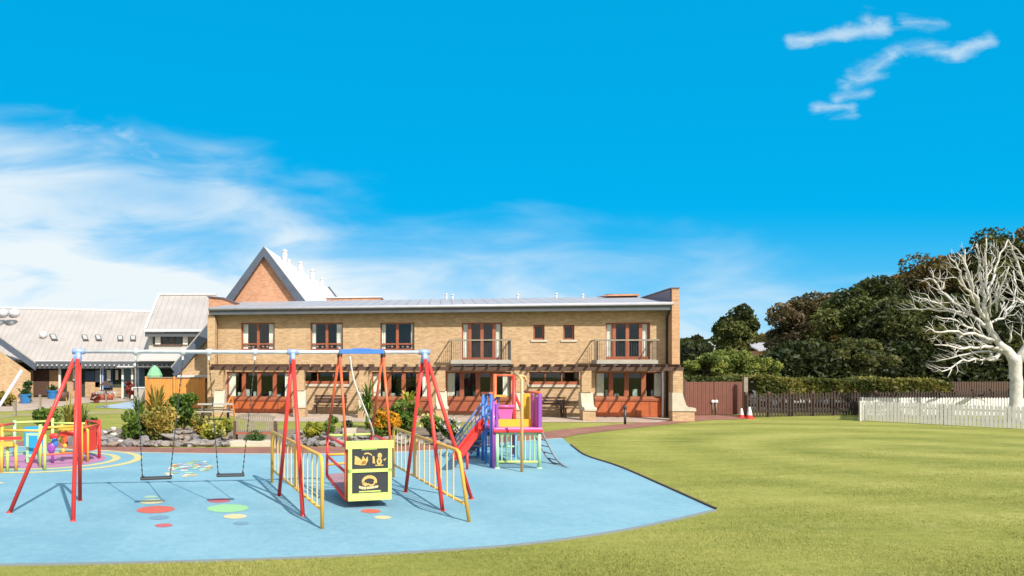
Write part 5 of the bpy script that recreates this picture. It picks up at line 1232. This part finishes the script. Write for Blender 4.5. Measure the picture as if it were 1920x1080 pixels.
# ------------------------------------------------------------------ white picket enclosure
wp = thing('white_picket_fence', 'low white picket fence enclosing the bare white tree', 'fence', (26.5, 31, lawn_z(26.5,31)))
c0 = gr(1618,789.5); c1 = gr(1935,806.5); c1 = c0+(c1-c0)*1.55; cb = Vector((25.6,35.2,0)); cb1 = Vector((36,34.6,0))
def pickets(a, b, nm, ztop=.88):
    L = (b-a).length; n = int(L/.125); d_ = (b-a)/L; mb = MB(); nr = Vector((-d_.y,d_.x,0))*.02
    for k_ in range(n+1):
        p_ = a+d_*(L*k_/n); z0 = lawn_z(p_.x,p_.y); w_ = d_*.049; h_ = ztop+z0
        mb.prism([p_-w_+Vector((0,0,z0+.03)), p_+w_+Vector((0,0,z0+.03)), p_+w_+Vector((0,0,h_-.06)), p_+Vector((0,0,h_)), p_-w_+Vector((0,0,h_-.06))], nr)
    mb.build(nm, M['white'], wp)
    for z in (.24,.66): MB().bar(a+Vector((nr.x*2,nr.y*2,z+lawn_z(a.x,a.y))), b+Vector((nr.x*2,nr.y*2,z+lawn_z(b.x,b.y))), .035,.07).build('rail', M['white'], wp)
    m_ = max(1,int(L/2.2))
    for k_ in range(m_+1):
        p_ = a+d_*(L*k_/m_)+nr*4; z0 = lawn_z(p_.x,p_.y); MB().box(p_.x-.045,p_.x+.045,p_.y-.045,p_.y+.045,z0,z0+ztop-.02).build('post', M['white'], wp)
pickets(c0, c1, 'pickets'); pickets(c0, cb, 'pickets'); pickets(cb, cb1, 'pickets')

# ------------------------------------------------------------------ bare white tree
DT = 31.5; base = at(1908,0,DT); base.z = lawn_z(base.x, DT)
wt = thing('bare_white_tree', 'bare dead tree painted white with many upswept branches inside the picket fence', 'tree', base)
barkw = mat('whitewashed_bark', (.58,.56,.53), .85, var=(4.5,(.36,.335,.31),.45), bump=(9,1.0))
rt = random.Random(21)
def zp(zx, zy, dd=0): return at(1680+zx/2.7, 420+zy/2.7, DT+dd)
kk = DT/F/2.7*.5*1.0
LIMBS = [
 ('trunk', [(600,1010,76,0),(606,900,66,0),(608,800,62,0),(603,720,66,0),(595,670,70,0)]),
 ('limb', [(600,700,60,0),(560,640,50,.1),(510,590,40,.2),(480,540,36,.2),(462,490,32,.1)]),
 ('limb', [(610,700,56,0),(660,630,44,-.2),(720,560,36,-.4),(760,470,28,-.6),(800,360,18,-.9),(850,230,10,-1.2),(870,120,4,-1.4)]),
 ('limb', [(615,690,46,0),(700,640,34,.8),(800,600,26,1.6),(900,540,18,2.2),(1000,470,10,2.6),(1080,420,4,2.8)]),
 ('branch', [(720,560,24,-.4),(690,460,18,-.9),(650,330,13,-1.2),(612,190,9,-1.4),(566,78,5,-1.5)]),
 ('branch', [(690,460,16,-.9),(640,400,12,-.6),(600,360,9,-.4),(560,300,5,-.3)]),
 ('branch', [(650,330,10,-1.2),(690,240,8,-1.4),(660,180,6,-1.5),(590,110,4,-1.6)]),
 ('branch', [(740,510,16,-.5),(690,520,12,-.2),(640,500,9,.1),(605,450,6,.2)]),
 ('branch', [(462,490,30,.1),(448,420,24,0),(440,340,18,-.1),(425,240,12,-.2),(415,170,9,-.3),(406,100,5,-.3)]),
 ('branch', [(448,430,18,0),(472,330,14,.3),(500,230,11,.5),(530,150,8,.6),(566,78,5,.7)]),
 ('branch', [(440,340,14,-.1),(452,220,11,-.4),(457,75,5,-.6)]),
 ('branch', [(448,300,9,.3),(480,230,7,.5),(500,170,6,.6),(480,135,3,.7)]),
 ('branch', [(462,490,26,.1),(410,410,20,-.5),(378,290,14,-.9),(350,200,10,-1.1),(310,145,5,-1.3)]),
 ('branch', [(400,400,16,-.5),(350,320,13,-.9),(325,240,9,-1.2),(300,200,7,-1.3),(268,155,4,-1.4)]),
 ('branch', [(350,320,8,-.9),(310,280,6,-1.1),(270,270,3,-1.2)]),
 ('branch', [(378,290,9,-.9),(345,190,7,-.8),(350,130,3,-.7)]),
 ('branch', [(475,530,26,.2),(390,465,20,.8),(290,400,15,1.2),(230,335,12,1.4),(190,285,10,1.5),(140,278,4,1.6)]),
 ('branch', [(230,335,8,1.4),(240,300,6,1.5),(212,272,3,1.6)]),
 ('branch', [(400,475,16,.8),(310,440,13,.3),(220,410,11,0),(150,380,8,-.1),(88,364,3,-.2)]),
 ('branch', [(180,395,6,0),(160,360,4,0),(135,350,2,0)]),
 ('branch', [(360,470,14,.3),(260,440,11,1.0),(160,430,9,1.4),(100,432,7,1.6),(68,403,3,1.7)]),
 ('branch', [(490,590,24,.2),(400,560,18,-.6),(290,545,13,-1.0),(200,542,9,-1.2),(148,517,3,-1.3)]),
 ('branch', [(440,560,15,.3),(370,520,11,-.1),(300,490,8,-.3),(200,465,3,-.4)]),
 ('branch', [(480,600,16,.2),(420,590,12,.8),(360,580,8,1.0),(318,580,4,1.1)]),
 ('branch', [(530,640,26,.1),(450,622,18,-.5),(350,628,13,-.9),(270,622,9,-1.1),(195,612,4,-1.2)]),
 ('branch', [(500,692,20,.2),(470,640,18,.5),(400,652,14,.8),(310,663,11,1.0),(260,688,8,1.1),(203,696,3,1.2)]),
 ('branch', [(560,650,34,.1),(530,650,28,.2),(500,690,22,.2)]),
 ('branch', [(495,685,15,.2),(420,683,12,-.3),(340,692,10,-.6),(280,725,8,-.8),(230,745,6,-.9),(205,730,3,-1.0)]),
 ('branch', [(285,720,6,-.8),(262,775,3,-.9)]),
 ('branch', [(480,500,16,.1),(550,465,13,.6),(590,390,10,.9),(605,310,8,1.0),(595,235,4,1.1)]),
 ('branch', [(455,430,12,0),(520,360,10,-.4),(545,280,7,-.6),(572,215,4,-.7)]),
 ('branch', [(510,440,9,.2),(505,370,7,.1),(520,310,4,0)]),
 ('branch', [(480,470,10,.1),(478,380,8,-.3),(480,300,5,-.5)]),
 ('branch', [(540,440,8,.6),(550,400,6,.7),(548,370,3,.7)]),
 ('branch', [(572,600,12,-.3),(575,560,8,-.4),(592,518,4,-.5)]),
 ('branch', [(760,470,18,-.6),(820,440,12,0),(900,350,8,.4),(950,240,3,.6)]),
 ('branch', [(800,600,18,1.6),(840,480,12,1.2),(860,330,7,1.0),(880,200,3,.8)]),
 ('branch', [(700,640,24,.8),(760,690,16,.2),(860,700,10,-.4),(960,680,4,-.8)]),
]
twigs = MB(); limbs = {'trunk':MB()}
def wig(pts, amp=.05):
    out = []
    for i in range(len(pts)-1):
        (a_, r0), (b_, r1) = pts[i], pts[i+1]; n = max(2, int((b_-a_).length/.28))
        for k_ in range(n):
            t_ = k_/n; q_ = a_.lerp(b_, t_)
            if out: q_ = q_+Vector((rt.uniform(-amp,amp), rt.uniform(-amp,amp), rt.uniform(-amp,amp)))
            out.append((q_, r0+(r1-r0)*t_))
    out.append(pts[-1]); return out
for nm, L_ in LIMBS:
    pts = [(zp(x_,y_,d_), r_*kk*(.77 if r_ > 40 else .70)+.006) for x_, y_, r_, d_ in L_]
    if nm == 'trunk': pts[0] = (Vector((pts[0][0].x, pts[0][0].y, base.z-.05)), pts[0][1]*1.25)
    w_ = wig(pts, .03 if nm != 'branch' else .055)
    if nm == 'trunk' : limbs['trunk'].tube([p_ for p_, _ in w_], [r_ for _, r_ in w_], 14); continue
    MB().tube([p_ for p_, _ in w_], [r_ for _, r_ in w_], 9).build(nm, barkw, wt)
    if nm == 'branch' or len(L_) > 5:
        acc = 0
        for i in range(2, len(w_)-1):
            acc += 1
            for _ in range(2 if rt.random() < .75 else 1):
                a_, r_ = w_[i]; d_ = (w_[i+1][0]-w_[i-1][0]).normalized(); sd = Vector((rt.gauss(0,1), rt.gauss(0,1), rt.gauss(.35,1))); sd = (sd-d_*sd.dot(d_)).normalized()
                ln = rt.uniform(.25,.95)*(1.3-.6*i/len(w_)); p1 = a_+(d_*.75+sd*.7).normalized()*ln*.5; p2 = p1+(d_*.9+sd*.35+Vector((0,0,.25))).normalized()*ln*.5
                rr_ = min(r_*.5, .030); twigs.tube([a_, p1, p2], [rr_, rr_*.7, rr_*.25], 5)
                if rt.random() < .6:
                    q_ = p1+(sd*.8+d_*.4+Vector((rt.uniform(-.4,.4),0,rt.uniform(-.3,.5)))).normalized()*ln*.4; twigs.tube([p1, q_], [rr_*.6, rr_*.2], 4)
limbs['trunk'].build('trunk', barkw, wt); tw_ = twigs.build('twigs', barkw, wt); tw_['kind'] = 'stuff'

# ------------------------------------------------------------------ trees beyond
def tree(px, ptop, wpx, d, mt, label, name='broadleaf_tree', group=None, pbot=712, nl=46, per=400, leaf=.20, conic=False, seed=1, mix=None):
    k = d/F; x = (px-CX)*k; zt = CH+(HY-ptop)*k; zb = max(.5, CH+(HY-pbot)*k); w_ = wpx*k/2
    t = thing(name, label, 'tree', (x,d,0), 0, group); h_ = zt-zb; r = np.random.default_rng(seed)
    P_, T_ = lumps(r, (0,0,zb+h_*.5), (w_*.86,w_*.8,h_*.44), nl, min(w_,h_/2)*.36, per, -2)
    if conic:
        f_ = np.clip((P_[:,2]-zb)/h_, 0, 1); s_ = (1.25-f_*.80)[:,None]; P_[:,:2] *= s_
    in_, ti = lumps(r, (0,0,zb+h_*.48), (w_*.5,w_*.5,h_*.34), 12, min(w_,h_/2)*.4, per//2, -2)
    in_[:,1] += w_*.1
    leaves('crown', np.concatenate([P_, in_]), leaf, LM[mt], t, seed, tint=np.concatenate([T_, ti]))
    if mix:
        P2, T2 = lumps(np.random.default_rng(seed+50), (mix[1]*w_,-w_*.35,zb+h_*mix[2]), (w_*.45,w_*.4,h_*.22), 12, w_*.2, 200, -2); leaves('autumn_leaves', P2, leaf*.9, LM[mix[0]], t, seed+2, tint=T2)
    tr = MB().tube([(0,0,0),(.05,0,zb+h_*.2),(0,.05,zb+h_*.55),(0,0,zb+h_*.85)], [w_*.09+.08,w_*.07+.05,.1,.03], 9)
    tr.build('trunk', M['bark'], t, local=True); lb = MB(); r_ = random.Random(seed)
    for q_ in range(9):
        a_ = q_*2.4; z0 = zb+h_*(.15+.06*q_); e_ = Vector((math.cos(a_)*w_*.7, math.sin(a_)*w_*.7, z0+h_*.18)); lb.tube([(0,0,z0), Vector((0,0,z0)).lerp(e_,.5)+Vector((0,0,.1)), e_], [.10,.06,.02], 6)
    lb.build('limb', M['bark'], t, local=True); return t
TG = 'trees beyond the fence'
tree(1386,562,92,58,'tmid','free-standing cone shaped tree above the light green shrub','conical_tree',None,672,30,380,.16,True,3)
tree(1362,700,60,60,'tmid','','x') if False else None
tree(1498,556,110,62,'tred','rusty brown topped tree at the left end of the dark trees',group=TG,seed=11,mix=('tmid',.1,.35),nl=50)
tree(1540,540,100,66,'tred','loose tree with pale reddish leaves behind the rusty topped tree',group=TG,seed=12,mix=('tmid',.3,.4),nl=50)
tree(1592,548,130,60,'tmid','broad green tree third from the left in the dark row',group=TG,seed=13,nl=70,mix=('tbrown',-.3,.3))
tree(1655,512,130,61,'tree','dark green tree in front of the brown crowned tree',group=TG,seed=14,nl=70)
tree(1748,482,165,68,'tbrown','brown crowned autumn tree behind the white tree\'s left branches',group=TG,seed=15,nl=70,mix=('tmid',.2,.4))
tree(1700,560,150,56,'tree','low dark green tree before the brown crowned tree',group=TG,seed=16,nl=80)
tree(1800,462,150,66,'tbrown','tall olive brown tree straight behind the white branches',group=TG,seed=17,nl=80,mix=('tree',-.2,.3))
tree(1790,560,150,55,'tree','low dark tree directly behind the white trunk\'s left branches',group=TG,seed=18,nl=80)
tree(1885,424,150,64,'tmid','tallest dark tree at the right edge behind the white tree',group=TG,seed=19,nl=90,mix=('tbrown',.1,.75))
tree(1880,590,130,54,'tree','low dark tree behind the white trunk',group=TG,seed=20,nl=70)
tree(1975,430,160,62,'tree','dark tree rising beyond the right edge',group=TG,seed=21,nl=70)
tree(2080,440,180,60,'tree','dark tree farthest to the right outside the edge',group=TG,seed=22,nl=60)
tree(1515,640,110,54,'tree','low dark bushy tree at the left foot of the dark row',group=TG,seed=23,nl=60,pbot=724)
tree(1600,640,130,53,'tree','low dark bushy tree in the middle of the row\'s foot',group=TG,seed=24,nl=60,pbot=726)
tree(1300,628,60,92,'tree','distant dark tree beside the building\'s right corner',group=TG,seed=31,nl=30,pbot=705,leaf=.5)
tree(1345,636,60,95,'tree','distant dark tree behind the cone shaped tree',group=TG,seed=32,nl=30,pbot=705,leaf=.5)
tree(1440,626,60,110,'tbrown','distant brown tree above the small grey roof',group=TG,seed=33,nl=30,pbot=690,leaf=.5)
for px, d_, lb in ((1255, 88, 'distant tree hidden behind the building corner, nearest it'),(1200, 93, 'distant tree behind the brick building, middle of three'),(1140, 90, 'distant tree behind the brick building, farthest left')):
    tree(px,632,70,d_,'tmid',lb,group=TG,seed=px,nl=30,per=200,pbot=705,leaf=.45)
for px, pt, w_, d_, lb in ((1326,664,90,45,'big rounded light green shrub beside the building corner'),(1376,657,100,47,'tallest light green shrub under the cone shaped tree'),(1425,668,80,46,'light green shrub at the right of the group, sloping to the hedge')):
    tree(px,pt,w_,d_,'shrub',lb,'light_green_shrub','light green shrubs behind the gate',722,50,230,.125,seed=px)
u_ = np.random.default_rng(77); n_ = 50000
X_ = u_.uniform(25,78,n_); Y_ = 52+u_.random(n_)*2.5+(X_-50)*.05; Z_ = u_.random(n_)**1.3*3.2*(1+.25*np.sin(X_*.8)); 
ub = leaves('undergrowth', np.stack([X_,Y_,Z_],1), .24, LM['tree'], None, 5, tint=u_.random(n_)*.5); tag(ub, None, None, None, 'stuff'); ub['label'] = 'dark undergrowth at the foot of the trees'; ub['category'] = 'undergrowth'
# far house roof and lamp
t = thing('distant_house', 'distant house with a grey roof glimpsed between the trees', 'house', (at(1442,0,84).x,84,0)); a_, b_ = at(1422,656,84), at(1462,641,84)
MB().prism([(a_.x,84,a_.z),(b_.x+3,84,a_.z),(b_.x+3,87,b_.z),(a_.x,87,b_.z)], (0,0,-.15)).build('roof', M['greyroof'], t); MB().box(a_.x+.3,b_.x+2.7,84.4,90,0,a_.z-.1).build('wall', M['rbrick'], t)
t = thing('street_lamp', 'pale street lamp standing behind the light green shrubs', 'street lamp', (at(1339,0,62).x,62,0)); z_ = at(0,642,62).z
MB().tube([(0,0,0),(0,0,z_-.3)], .07, 8).build('pole', M['steel'], t, local=True)
for s in (-1,1): MB().bar((0,0,z_-.3),(s*.35,0,z_),.06,.06).box(s*.35-.14,s*.35+.14,-.08,.08,z_-.02,z_+.06).build('lamp_head', M['steel'], t, local=True)

# ------------------------------------------------------------------ blades of grass on the nearest strip of lawn
gm = leafmat('grass_blade', [(0,(.19,.21,.05)),(.5,(.32,.32,.085)),(1,(.46,.41,.17))], .8)
g_ = np.random.default_rng(41); N_ = 330000
gy = 8.2+g_.random(N_)**1.9*19.0; gx = (g_.random(N_)*2100-90-CX)/F*gy
pad_p = np.array([(p.x, p.y) for p in PAD]); inside = np.zeros(N_, bool); j = len(pad_p)-1
for i in range(len(pad_p)):
    xi, yi = pad_p[i]; xj, yj = pad_p[j]
    if yi != yj: inside ^= ((yi > gy) != (yj > gy)) & (gx < (xj-xi)*(gy-yi)/(yj-yi)+xi)
    j = i
keep = ~inside; gx, gy = gx[keep], gy[keep]; n_ = len(gx)
def lz(x, y):
    s_ = lambda t: (lambda c: c*c*(3-2*c))(np.clip(t,0,1))
    return s_((x-8.5)/7)*s_((y-4)/5)*s_((24.5-y)/6)*(.10+.09*np.sin(x*.23+1.0)*np.cos(y*.26)+.05*np.sin(y*.6+x*.12))
gz = lz(gx, gy)-.006; hh = (.014+.020*g_.random(n_))*np.clip((27.5-gy)/12,.25,1)*(1+.4*np.sin(gx*1.3)*np.sin(gy*1.9)); an = g_.random(n_)*6.28; wd_ = .004+.004*g_.random(n_)
lean = .018*g_.normal(size=(n_,2)); b_ = np.stack([gx,gy,gz],1); sd_ = np.stack([np.cos(an)*wd_, np.sin(an)*wd_, np.zeros(n_)],1)
vs = np.stack([b_-sd_, b_+sd_, b_+np.stack([lean[:,0],lean[:,1],hh],1)],1).reshape(-1,3)
me = bpy.data.meshes.new('grass_blades'); me.vertices.add(3*n_); me.vertices.foreach_set('co', vs.ravel()); me.loops.add(3*n_); me.loops.foreach_set('vertex_index', np.arange(3*n_))
me.polygons.add(n_); me.polygons.foreach_set('loop_start', np.arange(n_)*3); me.update(calc_edges=True)
a_ = me.attributes.new('tint','FLOAT','POINT'); a_.data.foreach_set('value', np.repeat(np.clip(.45+.2*np.sin(gx*.7+gy*1.3)*np.sin(gy*.5-gx*.2)+(g_.random(n_)-.5)*.4,0,1),3).astype(np.float32))
me.materials.append(gm); o = bpy.data.objects.new('grass', me); SC.collection.objects.link(o); o['kind'] = 'stuff'; o['label'] = 'short mown grass blades in the foreground lawn'; o['category'] = 'grass'
